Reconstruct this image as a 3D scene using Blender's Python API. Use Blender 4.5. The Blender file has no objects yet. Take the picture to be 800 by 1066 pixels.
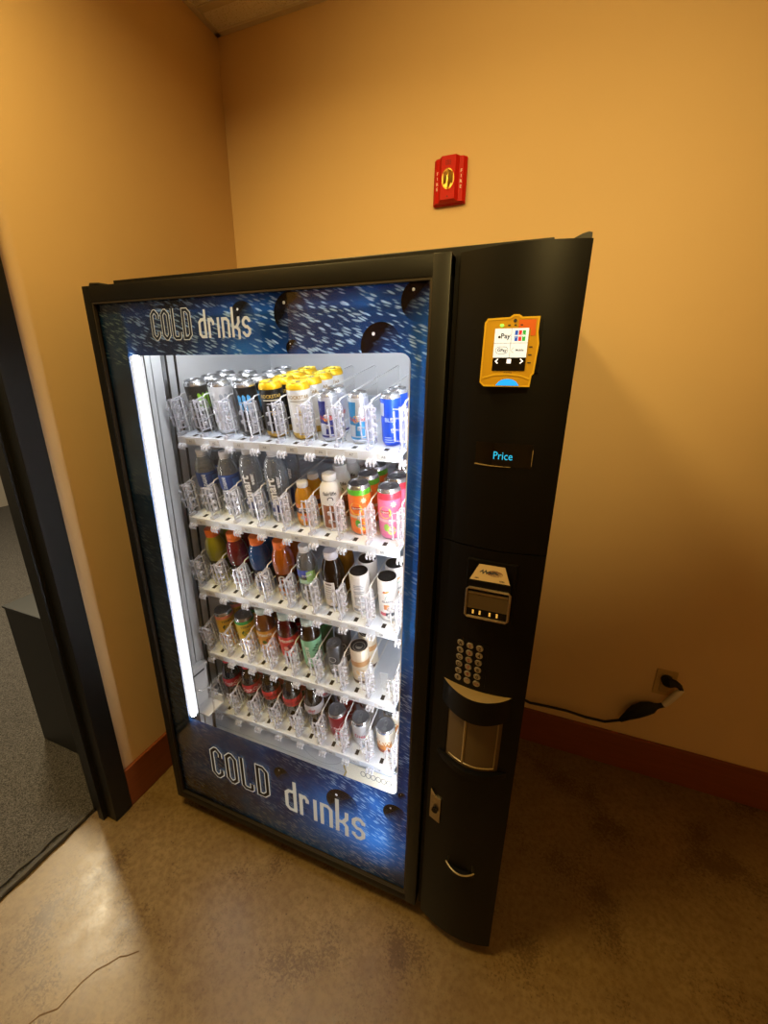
import bpy, bmesh, math, random
from mathutils import Vector, Matrix
random.seed(7)
S = bpy.context.scene
COL = S.collection
PI = math.pi
sin, cos = math.sin, math.cos

# ------------------------------------------------------------------ helpers
def lin(h):
    h = h.lstrip('#')
    o = []
    for i in (0, 2, 4):
        c = int(h[i:i+2], 16) / 255
        o.append(c/12.92 if c <= .04045 else ((c+.055)/1.055)**2.4)
    return (*o, 1)

def tag(o, label=None, cat=None, group=None, kind=None):
    if label: o['label'] = label
    if cat: o['category'] = cat
    if group: o['group'] = group
    if kind: o['kind'] = kind
    return o

def empty(name, loc=(0, 0, 0), rz=0, parent=None):
    o = bpy.data.objects.new(name, None)
    COL.objects.link(o)
    o.empty_display_size = .05
    o.location = loc
    o.rotation_euler.z = rz
    if parent: o.parent = parent
    return o

class MB:
    """collects geometry with material indices; build() makes ONE mesh object"""
    def __init__(s): s.v = []; s.f = []; s.m = []; s.sm = []
    def add(s, vs, fs, m=0, smooth=False):
        b = len(s.v)
        s.v += [tuple(p) for p in vs]
        for f in fs:
            s.f.append(tuple(b+i for i in f)); s.m.append(m); s.sm.append(smooth)
        return s
    def box(s, x0, x1, y0, y1, z0, z1, m=0):
        vs = [(x, y, z) for z in (z0, z1) for y in (y0, y1) for x in (x0, x1)]
        return s.add(vs, [(0, 2, 3, 1), (4, 5, 7, 6), (0, 1, 5, 4), (2, 6, 7, 3), (0, 4, 6, 2), (1, 3, 7, 5)], m)
    def cbox(s, x0, x1, y0, y1, z0, z1, c=.002, m=0):
        """box with chamfered edges"""
        bm = bmesh.new()
        vs = [bm.verts.new((x, y, z)) for z in (z0, z1) for y in (y0, y1) for x in (x0, x1)]
        for f in [(0, 2, 3, 1), (4, 5, 7, 6), (0, 1, 5, 4), (2, 6, 7, 3), (0, 4, 6, 2), (1, 3, 7, 5)]:
            bm.faces.new([vs[i] for i in f])
        bmesh.ops.bevel(bm, geom=bm.edges[:], offset=c, segments=2, profile=.6, affect='EDGES')
        bm.verts.index_update()
        s.add([v.co[:] for v in bm.verts], [[v.index for v in f.verts] for f in bm.faces], m)
        bm.free(); return s
    def lathe(s, prof, n=28, m=0, ctr=(0, 0, 0), smooth=True, ms=None):
        """prof: (r,z) list; ms: material index per profile segment"""
        cx, cy, cz = ctr; vs = []
        for r, z in prof:
            for k in range(n):
                a = 2*PI*k/n
                vs.append((cx+r*cos(a), cy+r*sin(a), cz+z))
        b = len(s.v); s.v += vs
        for i in range(len(prof)-1):
            mm = ms[i] if ms else m
            for k in range(n):
                k2 = (k+1) % n
                if prof[i][0] < 1e-6:
                    f = (i*n, (i+1)*n+k2, (i+1)*n+k)
                elif prof[i+1][0] < 1e-6:
                    f = (i*n+k, i*n+k2, (i+1)*n)
                else:
                    f = (i*n+k, i*n+k2, (i+1)*n+k2, (i+1)*n+k)
                s.f.append(tuple(b+j for j in f)); s.m.append(mm); s.sm.append(smooth)
        return s
    def tube(s, pts, r, n=8, m=0, closed=False):
        pts = [Vector(p) for p in pts]; N = len(pts); rings = []
        ref = None
        for i, p in enumerate(pts):
            if closed: t = pts[(i+1) % N]-pts[i-1]
            else: t = pts[min(i+1, N-1)]-pts[max(i-1, 0)]
            t.normalize()
            if ref is None:
                ref = Vector((0, 0, 1)) if abs(t.z) < .9 else Vector((1, 0, 0))
            u = (ref-t*ref.dot(t))
            if u.length < 1e-5: u = Vector((0, 1, 0))-t*t.y
            u.normalize(); ref = u; w = t.cross(u)
            rr = r[i] if isinstance(r, (list, tuple)) else r
            rings.append([p+u*rr*cos(2*PI*k/n)+w*rr*sin(2*PI*k/n) for k in range(n)])
        vs = [q for R in rings for q in R]; fs = []
        for i in range(N if closed else N-1):
            j = (i+1) % N
            for k in range(n):
                k2 = (k+1) % n
                fs.append((i*n+k, i*n+k2, j*n+k2, j*n+k))
        if not closed:
            fs.append(tuple(range(n-1, -1, -1))); fs.append(tuple((N-1)*n+k for k in range(n)))
        return s.add(vs, fs, m, True)
    def prism(s, poly, y0, y1, m=0, mfront=None):
        """polygon in xz (counter-clockwise seen from -y), extruded y0(front)..y1(back)"""
        n = len(poly)
        vs = [(x, y0, z) for x, z in poly]+[(x, y1, z) for x, z in poly]
        s.add(vs, [tuple(n+i for i in range(n-1, -1, -1))]+[(i, i+n, (i+1) % n+n, (i+1) % n) for i in range(n)], m)
        s.add(vs[:n], [tuple(range(n))], m if mfront is None else mfront)
        return s
    def flat(s, shape, fn, m=0):
        """2-D shape (verts, faces) placed by fn(x,z)->3-D"""
        vs, fs = shape
        return s.add([fn(x, z) for x, z in vs], fs, m)
    def move(s, dx, dy, dz):
        s.v = [(x+dx, y+dy, z+dz) for x, y, z in s.v]; return s
    def build(s, name, mats, parent=None, bevel=0):
        me = bpy.data.meshes.new(name)
        me.from_pydata(s.v, [], s.f)
        for mm in (mats if isinstance(mats, (list, tuple)) else [mats]): me.materials.append(mm)
        me.polygons.foreach_set('material_index', s.m)
        me.polygons.foreach_set('use_smooth', s.sm)
        me.update()
        o = bpy.data.objects.new(name, me); COL.objects.link(o)
        if parent: o.parent = parent
        if any(s.sm):
            try: me.set_sharp_from_angle(angle=math.radians(38))
            except Exception: pass
        if bevel:
            b = o.modifiers.new('bevel', 'BEVEL'); b.width = bevel; b.segments = 2; b.limit_method = 'ANGLE'
        return o

# ---- 2-D shapes: (verts[(x,z)], faces)
_tc = {}
def txt(t, size, align='CENTER', shear=0, sx=1, rot=0, bold=0):
    key = (t, align, shear, bold)
    if key not in _tc:
        c = bpy.data.curves.new('t', 'FONT'); c.body = t; c.size = 1; c.align_x = align; c.align_y = 'CENTER'
        c.shear = shear; c.resolution_u = 2; c.offset = bold
        o = bpy.data.objects.new('t', c); COL.objects.link(o)
        dg = bpy.context.evaluated_depsgraph_get()
        me = bpy.data.meshes.new_from_object(o.evaluated_get(dg))
        _tc[key] = ([(v.co.x, v.co.y) for v in me.vertices], [tuple(p.vertices) for p in me.polygons])
        bpy.data.objects.remove(o); bpy.data.curves.remove(c); bpy.data.meshes.remove(me)
    vs, fs = _tc[key]
    ca, sa = cos(math.radians(rot)), sin(math.radians(rot))
    out = []
    for x, z in vs:
        x, z = x*size*sx, z*size
        out.append((x*ca-z*sa, x*sa+z*ca))
    return out, fs
def disc(cx, cz, rx, rz=None, n=20):
    rz = rz or rx
    return [(cx+rx*cos(2*PI*k/n), cz+rz*sin(2*PI*k/n)) for k in range(n)], [tuple(range(n))]
def rect(x0, x1, z0, z1, nx=1):
    vs = [(x0+(x1-x0)*i/nx, z) for z in (z0, z1) for i in range(nx+1)]
    return vs, [(i, i+1, i+nx+2, i+nx+1) for i in range(nx)]
def poly(p): return list(p), [tuple(range(len(p)))]
def shift(sh, dx, dz): return [(x+dx, z+dz) for x, z in sh[0]], sh[1]
def stroke(pts, w, closed=False):
    """mitred ribbon along a polyline"""
    n = len(pts); L = []; R = []
    P = [Vector(p) for p in pts]
    for i in range(n):
        a = P[i]-P[i-1] if (i > 0 or closed) else None
        b = P[(i+1) % n]-P[i] if (i < n-1 or closed) else None
        a = a.normalized() if a is not None else b.normalized()
        b = b.normalized() if b is not None else a
        na = Vector((-a.y, a.x)); nb = Vector((-b.y, b.x))
        m = (na+nb); m.normalize(); k = 1/max(.4, m.dot(na))
        L.append(tuple(P[i]+m*w/2*k)); R.append(tuple(P[i]-m*w/2*k))
    fs = []
    for i in range(n if closed else n-1):
        j = (i+1) % n
        fs.append((n+i, n+j, j, i))
    return L+R, fs
def onfront(y): return lambda x, z: (x, y, z)
def cyl(r, th=0, z0=0, slope=0):
    """wrap a 2-D shape on a cylinder about the origin facing -y"""
    def f(x, z):
        a = th+x/r
        return (r*sin(a), -r*cos(a), z0+z)
    return f
def arcpts(cx, cz, rx, rz, a0, a1, n=6):
    return [(cx+rx*cos(math.radians(a0+(a1-a0)*i/n)), cz+rz*sin(math.radians(a0+(a1-a0)*i/n))) for i in range(n+1)]

# ------------------------------------------------------------------ materials
def mat(name, col='#808080', rough=.5, metal=0, spec=.5, emit=None, es=1, trans=0, coat=0):
    m = bpy.data.materials.new(name); m.use_nodes = True
    b = m.node_tree.nodes['Principled BSDF']
    b.inputs['Base Color'].default_value = lin(col) if isinstance(col, str) else (*col, 1)
    b.inputs['Roughness'].default_value = rough; b.inputs['Metallic'].default_value = metal
    b.inputs['Specular IOR Level'].default_value = spec
    b.inputs['Coat Weight'].default_value = coat
    if trans: b.inputs['Transmission Weight'].default_value = trans
    if emit:
        b.inputs['Emission Color'].default_value = lin(emit) if isinstance(emit, str) else (*emit, 1)
        b.inputs['Emission Strength'].default_value = es
    return m
class NT:
    def __init__(s, m): s.t = m.node_tree; s.n = s.t.nodes; s.l = s.t.links
    def new(s, typ, **k):
        n = s.n.new(typ)
        for a, v in k.items(): setattr(n, a, v)
        return n
    def link(s, a, b): s.l.new(a, b)
    def coord(s, scale=(1, 1, 1), rot=(0, 0, 0), loc=(0, 0, 0)):
        tc = s.new('ShaderNodeTexCoord'); mp = s.new('ShaderNodeMapping')
        mp.inputs['Scale'].default_value = scale; mp.inputs['Rotation'].default_value = rot; mp.inputs['Location'].default_value = loc
        s.link(tc.outputs['Object'], mp.inputs['Vector']); return mp.outputs['Vector']
    def noise(s, vec, scale, detail=4, rough=.55):
        n = s.new('ShaderNodeTexNoise'); n.inputs['Scale'].default_value = scale
        n.inputs['Detail'].default_value = detail; n.inputs['Roughness'].default_value = rough
        s.link(vec, n.inputs['Vector']); return n.outputs['Fac']
    def ramp(s, fac, stops, interp='LINEAR'):
        r = s.new('ShaderNodeValToRGB'); r.color_ramp.interpolation = interp
        e = r.color_ramp.elements
        while len(e) < len(stops): e.new(.5)
        for el, (p, c) in zip(e, stops):
            el.position = p; el.color = lin(c) if isinstance(c, str) else ((c, c, c, 1) if not isinstance(c, tuple) else (*c, 1))
        s.link(fac, r.inputs['Fac']); return r.outputs['Color']
    def math(s, op, a, b=None, c=None, clamp=False):
        n = s.new('ShaderNodeMath', operation=op); n.use_clamp = clamp
        for i, v in enumerate((a, b, c)):
            if v is None: continue
            if isinstance(v, (int, float)): n.inputs[i].default_value = v
            else: s.link(v, n.inputs[i])
        return n.outputs[0]
    def mix(s, fac, a, b):
        n = s.new('ShaderNodeMix', data_type='RGBA')
        for i, v in ((0, fac), (6, a), (7, b)):
            if isinstance(v, (int, float)): n.inputs[i].default_value = v
            elif isinstance(v, str): n.inputs[i].default_value = lin(v)
            else: s.link(v, n.inputs[i])
        return n.outputs[2]
    def bump(s, h, strength=.2, dist=.002):
        n = s.new('ShaderNodeBump'); n.inputs['Strength'].default_value = strength; n.inputs['Distance'].default_value = dist
        s.link(h, n.inputs['Height']); return n.outputs['Normal']
def bsdf(m): return m.node_tree.nodes['Principled BSDF']

def clear(name, tint='#ffffff', gloss=.12, rough=.05, body=None, bodyfac=0.0):
    """thin clear plastic / glass: transparent plus a facing-dependent gloss, optional milky body"""
    m = bpy.data.materials.new(name); m.use_nodes = True
    t = NT(m); t.n.clear()
    out = t.new('ShaderNodeOutputMaterial'); tr = t.new('ShaderNodeBsdfTransparent'); gl = t.new('ShaderNodeBsdfGlossy')
    tr.inputs['Color'].default_value = lin(tint); gl.inputs['Roughness'].default_value = rough
    lw = t.new('ShaderNodeLayerWeight'); lw.inputs['Blend'].default_value = .35
    fac = t.math('MULTIPLY_ADD', lw.outputs['Facing'], gloss*2.2, gloss*.35, clamp=True)
    mx = t.new('ShaderNodeMixShader'); t.link(fac, mx.inputs[0]); t.link(tr.outputs[0], mx.inputs[1]); t.link(gl.outputs[0], mx.inputs[2])
    last = mx.outputs[0]
    if body:
        df = t.new('ShaderNodeBsdfDiffuse'); df.inputs['Color'].default_value = lin(body)
        tl = t.new('ShaderNodeBsdfTranslucent'); tl.inputs['Color'].default_value = lin(body)
        ms = t.new('ShaderNodeMixShader'); ms.inputs[0].default_value = .5
        t.link(df.outputs[0], ms.inputs[1]); t.link(tl.outputs[0], ms.inputs[2])
        m2 = t.new('ShaderNodeMixShader'); bf = t.math('MULTIPLY_ADD', lw.outputs['Facing'], bodyfac, bodyfac*.6, clamp=True)
        t.link(bf, m2.inputs[0]); t.link(last, m2.inputs[1]); t.link(ms.outputs[0], m2.inputs[2]); last = m2.outputs[0]
    t.link(last, out.inputs[0]); return m

def liquid(name, col):
    """coloured drink: part diffuse, part light passing through, glossy skin"""
    m = bpy.data.materials.new(name); m.use_nodes = True
    t = NT(m); t.n.clear()
    out = t.new('ShaderNodeOutputMaterial'); df = t.new('ShaderNodeBsdfDiffuse'); tl = t.new('ShaderNodeBsdfTranslucent'); gl = t.new('ShaderNodeBsdfGlossy')
    for b in (df, tl): b.inputs['Color'].default_value = lin(col)
    gl.inputs['Roughness'].default_value = .08
    a = t.new('ShaderNodeMixShader'); a.inputs[0].default_value = .5; t.link(df.outputs[0], a.inputs[1]); t.link(tl.outputs[0], a.inputs[2])
    fr = t.new('ShaderNodeFresnel'); fr.inputs['IOR'].default_value = 1.4
    b = t.new('ShaderNodeMixShader'); t.link(fr.outputs[0], b.inputs[0]); t.link(a.outputs[0], b.inputs[1]); t.link(gl.outputs[0], b.inputs[2])
    t.link(b.outputs[0], out.inputs[0]); return m

# walls
def wall_mat(name, col):
    m = mat(name, col, .55, spec=.3); t = NT(m); v = t.coord()
    n = t.noise(v, 2.2, 3); f = t.noise(v, 190, 2)
    c = t.mix(t.math('MULTIPLY', n, .10), col, '#8a6a42')
    t.link(c, bsdf(m).inputs['Base Color']); t.link(t.bump(f, .12, .0015), bsdf(m).inputs['Normal'])
    return m
M_wall = wall_mat('tan_wall_paint', '#dcbd8e')
M_wall2 = wall_mat('grey_wall_paint', '#b9b2a6')
M_ceil = mat('ceiling_tile', '#d8cfc0', .9)
t = NT(M_ceil); v = t.coord(); n = t.noise(v, 160, 3)
t.link(t.mix(t.ramp(n, [(.35, 0.), (.45, 1.)]), '#d6ccba', '#f1ebe0'), bsdf(M_ceil).inputs['Base Color'])
t.link(t.bump(n, .4, .003), bsdf(M_ceil).inputs['Normal'])
M_tbar = mat('ceiling_grid_metal', '#d5cab8', .5)
M_base = mat('red_brown_baseboard', '#7a3d1c', .45)
t = NT(M_base); v = t.coord((2, 2, 30)); n = t.noise(v, 3, 4)
t.link(t.mix(n, '#6e3416', '#8a4a26'), bsdf(M_base).inputs['Base Color'])
M_floor = mat('polished_concrete', '#a8865a', .3, spec=.5)
t = NT(M_floor); v = t.coord(); n1 = t.noise(v, 2.0, 5, .6); n2 = t.noise(v, 14, 5, .7); n3 = t.noise(v, 120, 3, .7)
c = t.ramp(n1, [(.3, '#7b6541'), (.5, '#846e48'), (.7, '#8e7851')])
c = t.mix(t.ramp(t.noise(v, 55, 4, .75), [(.38, .7), (.56, 0.)]), c, '#6b532f')
c = t.mix(t.ramp(n2, [(.36, .35), (.6, 0.)]), c, '#634b2c')
sp = t.ramp(t.math('MULTIPLY', n3, t.noise(v, 5, 2)), [(.155, 1.), (.21, 0.)])
c = t.mix(t.math('MULTIPLY', sp, .7), c, '#4a3317')
vo = t.new('ShaderNodeTexVoronoi'); vo.inputs['Scale'].default_value = 40; t.link(v, vo.inputs['Vector'])
dot = t.ramp(vo.outputs['Distance'], [(.06, 1.), (.12, 0.)])
c = t.mix(t.math('MULTIPLY', dot, t.ramp(t.noise(v, 4.5, 2), [(.52, 0.), (.6, .8)])), c, '#3a2712')
t.link(c, bsdf(M_floor).inputs['Base Color'])
t.link(t.math('MULTIPLY_ADD', n2, .30, .20), bsdf(M_floor).inputs['Roughness'])
t.link(t.bump(n2, .06, .004), bsdf(M_floor).inputs['Normal'])
M_crack = mat('concrete_crack', '#5d4324', .9)
M_carpet = mat('charcoal_carpet', '#4a4744', 1, spec=.1)
t = NT(M_carpet); v = t.coord(); n = t.noise(v, 240, 4, .8); n2 = t.noise(v, 30, 3)
c = t.mix(t.ramp(n, [(.4, 0.), (.65, 1.)]), '#33302e', '#7d7872')
t.link(c, bsdf(M_carpet).inputs['Base Color']); t.link(t.bump(n, 1, .006), bsdf(M_carpet).inputs['Normal'])
M_strip = mat('worn_rubber_edge', '#3a352f', .6)
M_jamb = mat('black_door_frame_paint', '#131313', .42, spec=.35)
M_box = mat('black_laminate', '#17191b', .45)

# machine
def blackmat(name, col, rough, bump=.0):
    m = mat(name, col, rough, spec=.32)
    if bump:
        t = NT(m); v = t.coord(); t.link(t.bump(t.noise(v, 900, 2), bump, .0006), bsdf(m).inputs['Normal'])
    return m
M_blk = blackmat('black_powder_coat', '#080808', .42, .15)
M_col = blackmat('black_column_plastic', '#0b0a0a', .40, .12); M_col.node_tree.nodes['Principled BSDF'].inputs['Specular IOR Level'].default_value = .2
M_gloss = mat('gloss_black', '#050505', .08)
M_rub = mat('black_rubber', '#0a0a0a', .7)
M_liner = mat('grey_white_liner', '#dfe2e4', .35)
M_white = mat('white_plastic', '#e9ebec', .3)
M_tray = mat('tray_plastic', '#dbe4f0', .3)
M_panel = mat('pale_blue_grey_panel', '#c3cbd2', .18)
M_dark = mat('dark_gap', '#141414', .6)
M_alu = mat('aluminium', '#c9ccce', .28, 1)
M_chrome = mat('chrome', '#d8d6d2', .16, 1)
M_steel = mat('satin_steel', '#b7aa92', .34, 1)
M_tube = mat('lamp_tube', '#ffffff', .4, emit='#fbfbff', es=25)
M_tube3 = mat('lamp_strip_side', '#ffffff', .4, emit='#fbfbff', es=28)
M_tube2 = mat('added_top_lamp', '#ffffff', .4, emit='#fbfbff', es=44)
M_glass = clear('door_glass', '#ffffff', .05, .02)
M_stop = clear('clear_plastic', '#fdfdff', .20, .10, '#fbfbff', .36)
M_plate = clear('clear_plate', '#fdfeff', .045, .05, '#f4f5fa', .01)
M_clip = clear('clear_clip', '#fbfcff', .22, .12, '#f4f5fa', .75)
M_cup = clear('clear_guard', '#ffffff', .15, .05, '#f2f4f6', .10)
M_smoke = mat('smoked_brown_plastic', '#5a4a33', .35, spec=.4)
M_smoke2 = mat('ridge_and_highlight', '#8a764e', .3)
M_cream = mat('cream_print', '#86857c', .4, emit='#efebda', es=.33)     # backlit sign lettering
M_navy = mat('dark_navy_print', '#0a1220', .3)
M_yel = mat('yellow_plastic', '#c79a1a', .35)
M_yel2 = mat('yellow_plastic_rim', '#e0b62c', .3)
M_org = mat('orange_print', '#d9661a', .4)
M_scr = mat('white_screen', '#c8cac8', .3, emit='#f4f8f4', es=.72)
M_scrk = mat('black_screen', '#0c0c0c', .15)
M_icon = mat('white_icon', '#ffffff', .4, emit='#ffffff', es=.9)
M_led_g = mat('green_led', '#80ff60', .4, emit='#7dff55', es=1.6)
M_glow = mat('blue_contactless_light', '#1c8cff', .3, emit='#1996ff', es=1.1)
M_price = mat('cyan_display_text', '#2ab8ee', .4, emit='#22b4f0', es=.75)
M_ink = mat('dark_ink', '#22242a', .5)
M_ink2 = mat('grey_ink', '#5a6066', .5)
M_pb = mat('payment_blue', '#1f4fb0', .4, emit='#1f4fb0', es=.7)
M_pr = mat('payment_red', '#c8202c', .4, emit='#c8202c', es=.7)
M_pg = mat('payment_green', '#2e9a3a', .4, emit='#2e9a3a', es=.7)
M_key = mat('silver_key', '#a79a84', .3, .6)
M_kt = mat('key_print', '#1c1714', .5)
M_ktr = mat('key_print_red', '#8c2a1a', .5)
M_tan = mat('tan_label', '#b59a6c', .45)
M_tanr = mat('dark_red_logo', '#6a1c22', .45)
M_amb = mat('amber_guide_light', '#ffd070', .4, emit='#ffca60', es=.4)
M_sticker = mat('ivory_sticker', '#efe9d3', .45)

# printed door graphic: translucent film with light flecks and dark droplets
BUB = [(.613, 1.746, .042), (.823, 1.678, .044), (.903, 1.757, .038), (.486, 1.742, .034), (.883, .393, .036),
       (.615, 1.676, .017), (.905, .473, .013), (.71, .35, .055), (.49, .37, .03)]
M_graph = bpy.data.materials.new('blue_water_print'); M_graph.use_nodes = True
t = NT(M_graph); t.n.clear()
v = t.coord(); sx = t.new('ShaderNodeSeparateXYZ'); t.link(v, sx.inputs[0]); X, Z = sx.outputs['X'], sx.outputs['Z']
base = t.ramp(t.noise(v, 2.6, 3), [(.3, '#0a1c3a'), (.46, '#143f7c'), (.62, '#2570c4')])
def flecks(rot, sc, thr, seed):
    v2 = t.coord((1, 1, 1), (0, math.radians(-rot), 0), (seed, 0, seed))
    w = t.new('ShaderNodeTexNoise'); w.inputs['Scale'].default_value = 6; t.link(v2, w.inputs['Vector'])
    ad = t.new('ShaderNodeVectorMath', operation='MULTIPLY_ADD'); t.link(w.outputs['Color'], ad.inputs[0])
    ad.inputs[1].default_value = (.03, 0, .03); t.link(v2, ad.inputs[2])
    ml = t.new('ShaderNodeVectorMath', operation='MULTIPLY'); t.link(ad.outputs[0], ml.inputs[0]); ml.inputs[1].default_value = (sc[0], 0, sc[1])
    vo = t.new('ShaderNodeTexVoronoi'); vo.inputs['Scale'].default_value = 1; vo.inputs['Randomness'].default_value = .85
    t.link(ml.outputs[0], vo.inputs['Vector'])
    return t.ramp(vo.outputs['Distance'], [(thr*.6, 1.), (thr, 0.)])
f1 = flecks(20, (34, 165), .40, .0)
f2 = flecks(16, (24, 140), .34, 3.1)
fm = t.ramp(t.noise(v, 4.2, 3), [(.40, .10), (.56, 1.)])
topz = t.ramp(Z, [(0, 0.), (1, 0.)])
up = t.math('GREATER_THAN', Z, 1.64)
lo = t.math('LESS_THAN', Z, .47)
side = t.math('SUBTRACT', 1.0, t.math('MAXIMUM', up, lo))
fmask = t.math('ADD', t.math('MULTIPLY', up, .95), t.math('MULTIPLY', t.math('SUBTRACT', 1.0, up), t.math('MULTIPLY', fm, .55)), clamp=True)
fl = t.math('MULTIPLY', t.math('MAXIMUM', f1, t.math('MULTIPLY', f2, .8)), fmask, clamp=True)
col = t.mix(fl, base, '#a9cdf0')
# print darkened towards the left, partly painting in the weaker backlight there
ar = t.ramp(X, [(.02, .22), (.22, .48), (.45, .88), (.8, 1.)])
col2 = t.new('ShaderNodeMix', data_type='RGBA', blend_type='MULTIPLY'); col2.inputs[0].default_value = 1
t.link(col, col2.inputs[6]); t.link(ar, col2.inputs[7]); col = col2.outputs[2]
for bx, bz, br in BUB:
    dx = t.math('SUBTRACT', X, bx); dz = t.math('SUBTRACT', Z, bz)
    d = t.math('DIVIDE', t.math('SQRT', t.math('ADD', t.math('MULTIPLY', dx, dx), t.math('MULTIPLY', dz, dz))), br)
    ins = t.math('LESS_THAN', d, 1.0)
    g = t.math('DIVIDE', t.math('SUBTRACT', dx, dz), br)           # towards the lower right of the drop
    keep = t.math('MULTIPLY_ADD', g, .55, .28, clamp=True)
    dark = t.mix(keep, '#0b0a12', col)
    hx = t.math('ADD', t.math('DIVIDE', dx, br), .35); hz = t.math('SUBTRACT', t.math('DIVIDE', dz, br), .5)
    hd = t.math('ADD', t.math('MULTIPLY', hx, hx), t.math('MULTIPLY', hz, hz))
    dark = t.mix(t.math('LESS_THAN', hd, .006), dark, '#e8eef4')
    col = t.mix(ins, col, dark)
df = t.new('ShaderNodeBsdfDiffuse'); tl = t.new('ShaderNodeBsdfTranslucent'); gl = t.new('ShaderNodeBsdfGlossy'); gl.inputs['Roughness'].default_value = .12
t.link(col, df.inputs['Color']); t.link(col, tl.inputs['Color'])
a = t.new('ShaderNodeMixShader'); a.inputs[0].default_value = .5; t.link(df.outputs[0], a.inputs[1]); t.link(tl.outputs[0], a.inputs[2])
fr = t.new('ShaderNodeFresnel'); fr.inputs['IOR'].default_value = 1.45
b = t.new('ShaderNodeMixShader'); t.link(fr.outputs[0], b.inputs[0]); t.link(a.outputs[0], b.inputs[1]); t.link(gl.outputs[0], b.inputs[2])
o = t.new('ShaderNodeOutputMaterial'); t.link(b.outputs[0], o.inputs[0])

# ------------------------------------------------------------------ the room
WX, WY, HC = -.19, .844, 2.857
def struct(name, mb, m, **k):
    o = mb.build(name, m); o['kind'] = 'structure'; return o
XR, YF = 3.1, -3.6
fl_ = MB().box(WX-.10, XR, YF, WY+.1, -.05, 0)
ck = [(.085, -.60), (.10, -.565), (.131, -.54), (.136, -.505), (.14, -.482), (.153, -.451), (.172, -.43), (.189, -.406), (.205, -.398), (.23, -.377)]
sh = stroke(ck, .0035)
fl_.add([(x, y, .0004) for x, y in sh[0]], [f[::-1] for f in sh[1]], 1)
struct('floor', fl_, [M_floor, M_crack])
struct('wall_back', MB().box(WX-.11, XR+.1, WY, WY+.1, 0, HC+.1), M_wall)
wl = MB(); wl.box(WX-.11, WX, -.135, WY, 0, HC+.1)
wl.box(WX-.11, WX, -1.13, -.135, 2.12, HC+.1); wl.box(WX-.11, WX, YF, -1.13, 0, HC+.1)
struct('wall_left', wl, M_wall)
struct('wall_right', MB().box(XR, XR+.1, YF, WY+.1, 0, HC+.1), M_wall)
struct('wall_front', MB().box(WX-.1, XR+.1, YF-.1, YF, 0, HC+.1), M_wall)
struct('ceiling', MB().box(WX-.1, XR+.1, YF-.1, WY+.1, HC, HC+.08), M_ceil)
tb = MB()
tb.box(WX, WX+.02, YF, WY, HC-.008, HC-.0005); tb.box(WX, XR, WY-.02, WY, HC-.008, HC-.0005)
y = WY-.115
while y > YF:
    tb.box(WX, XR, y-.012, y+.012, HC-.006, HC-.0005); y -= .61
x = WX+.42
while x < XR:
    tb.box(x-.012, x+.012, YF, WY, HC-.0055, HC-.0005); x += .61
struct('trim_1', tb, M_tbar)
struct('baseboard_back', MB().cbox(WX, XR, WY-.014, WY-.0002, .0005, .176, .004), M_base)
struct('baseboard_left', MB().cbox(WX+.0002, WX+.014, -.074, WY-.014, .0005, .176, .004), M_base)
# door frame in the left wall
dj = MB()
dj.cbox(WX-.115, WX+.016, -.14, -.075, .0005, 2.12, .003)         # casing + jamb, far side
dj.box(WX-.062, WX-.035, -.155, -.14, .0005, 2.06)                   # stop
dj.cbox(WX-.115, WX+.016, -1.19, -1.125, .0005, 2.12, .003)
dj.box(WX-.062, WX-.035, -1.125, -1.11, .0005, 2.06)
dj.cbox(WX-.115, WX+.016, -1.19, -.075, 2.06, 2.125, .003)
struct('door_1', dj, M_jamb)
# the next room
struct('carpet', MB().box(-5.2, WX-.112, -3.2, 4.2, -.05, .006), M_carpet)
ts = MB()
pts = [(WX-.108+random.uniform(-.003, .003), -1.12+i*.041, .006+random.uniform(0, .003)) for i in range(24)]
ts.tube(pts, [.010+random.uniform(-.003, .003) for _ in pts], 8)
pts = [(WX-.135+random.uniform(-.008, .008), -.62+i*.03, .008+random.uniform(0, .004)) for i in range(14)]
ts.tube(pts, [.007+random.uniform(-.003, .004) for _ in pts], 7)
struct('trim_2', ts, M_strip)
struct('wall_far', MB().box(-5.3, -5.2, -3.2, 4.2, 0, HC), M_wall2)
struct('wall_far_back', MB().box(-5.2, WX-.11, 4.2, 4.3, 0, HC), M_wall2)
struct('wall_far_front', MB().box(-5.2, WX-.11, -3.3, -3.2, 0, HC), M_wall2)
struct('ceiling_far', MB().box(-5.3, WX-.1, -3.3, 4.3, HC, HC+.08), M_ceil)

# ------------------------------------------------------------------ camera
cam = bpy.data.cameras.new('camera'); co = bpy.data.objects.new('camera', cam); COL.objects.link(co)
yaw, pit, rol = -.3624, .3111, .0146
f = Vector((sin(yaw)*cos(pit), cos(yaw)*cos(pit), -sin(pit)))
r = Vector((cos(yaw), -sin(yaw), 0)); u = r.cross(f)
r2 = r*cos(rol)+u*sin(rol); u2 = r2.cross(f)
co.matrix_world = Matrix(((r2.x, u2.x, -f.x, 1.1505), (r2.y, u2.y, -f.y, -.8214), (r2.z, u2.z, -f.z, 1.6088), (0, 0, 0, 1)))
cam.sensor_fit = 'VERTICAL'; cam.sensor_height = 24; cam.sensor_width = 24*800/1066
cam.lens = 423.5/1066*24; cam.clip_start = .02
S.camera = co

# ------------------------------------------------------------------ vending machine
VM = empty('vending_machine', (0, 0, 0))
tag(VM, 'tall black glass-fronted drinks vending machine with blue water print and COLD drinks lettering', 'vending machine')
W, HT = 1.19, 1.83
SX = .967                                        # seam between glass door and control column
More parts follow.
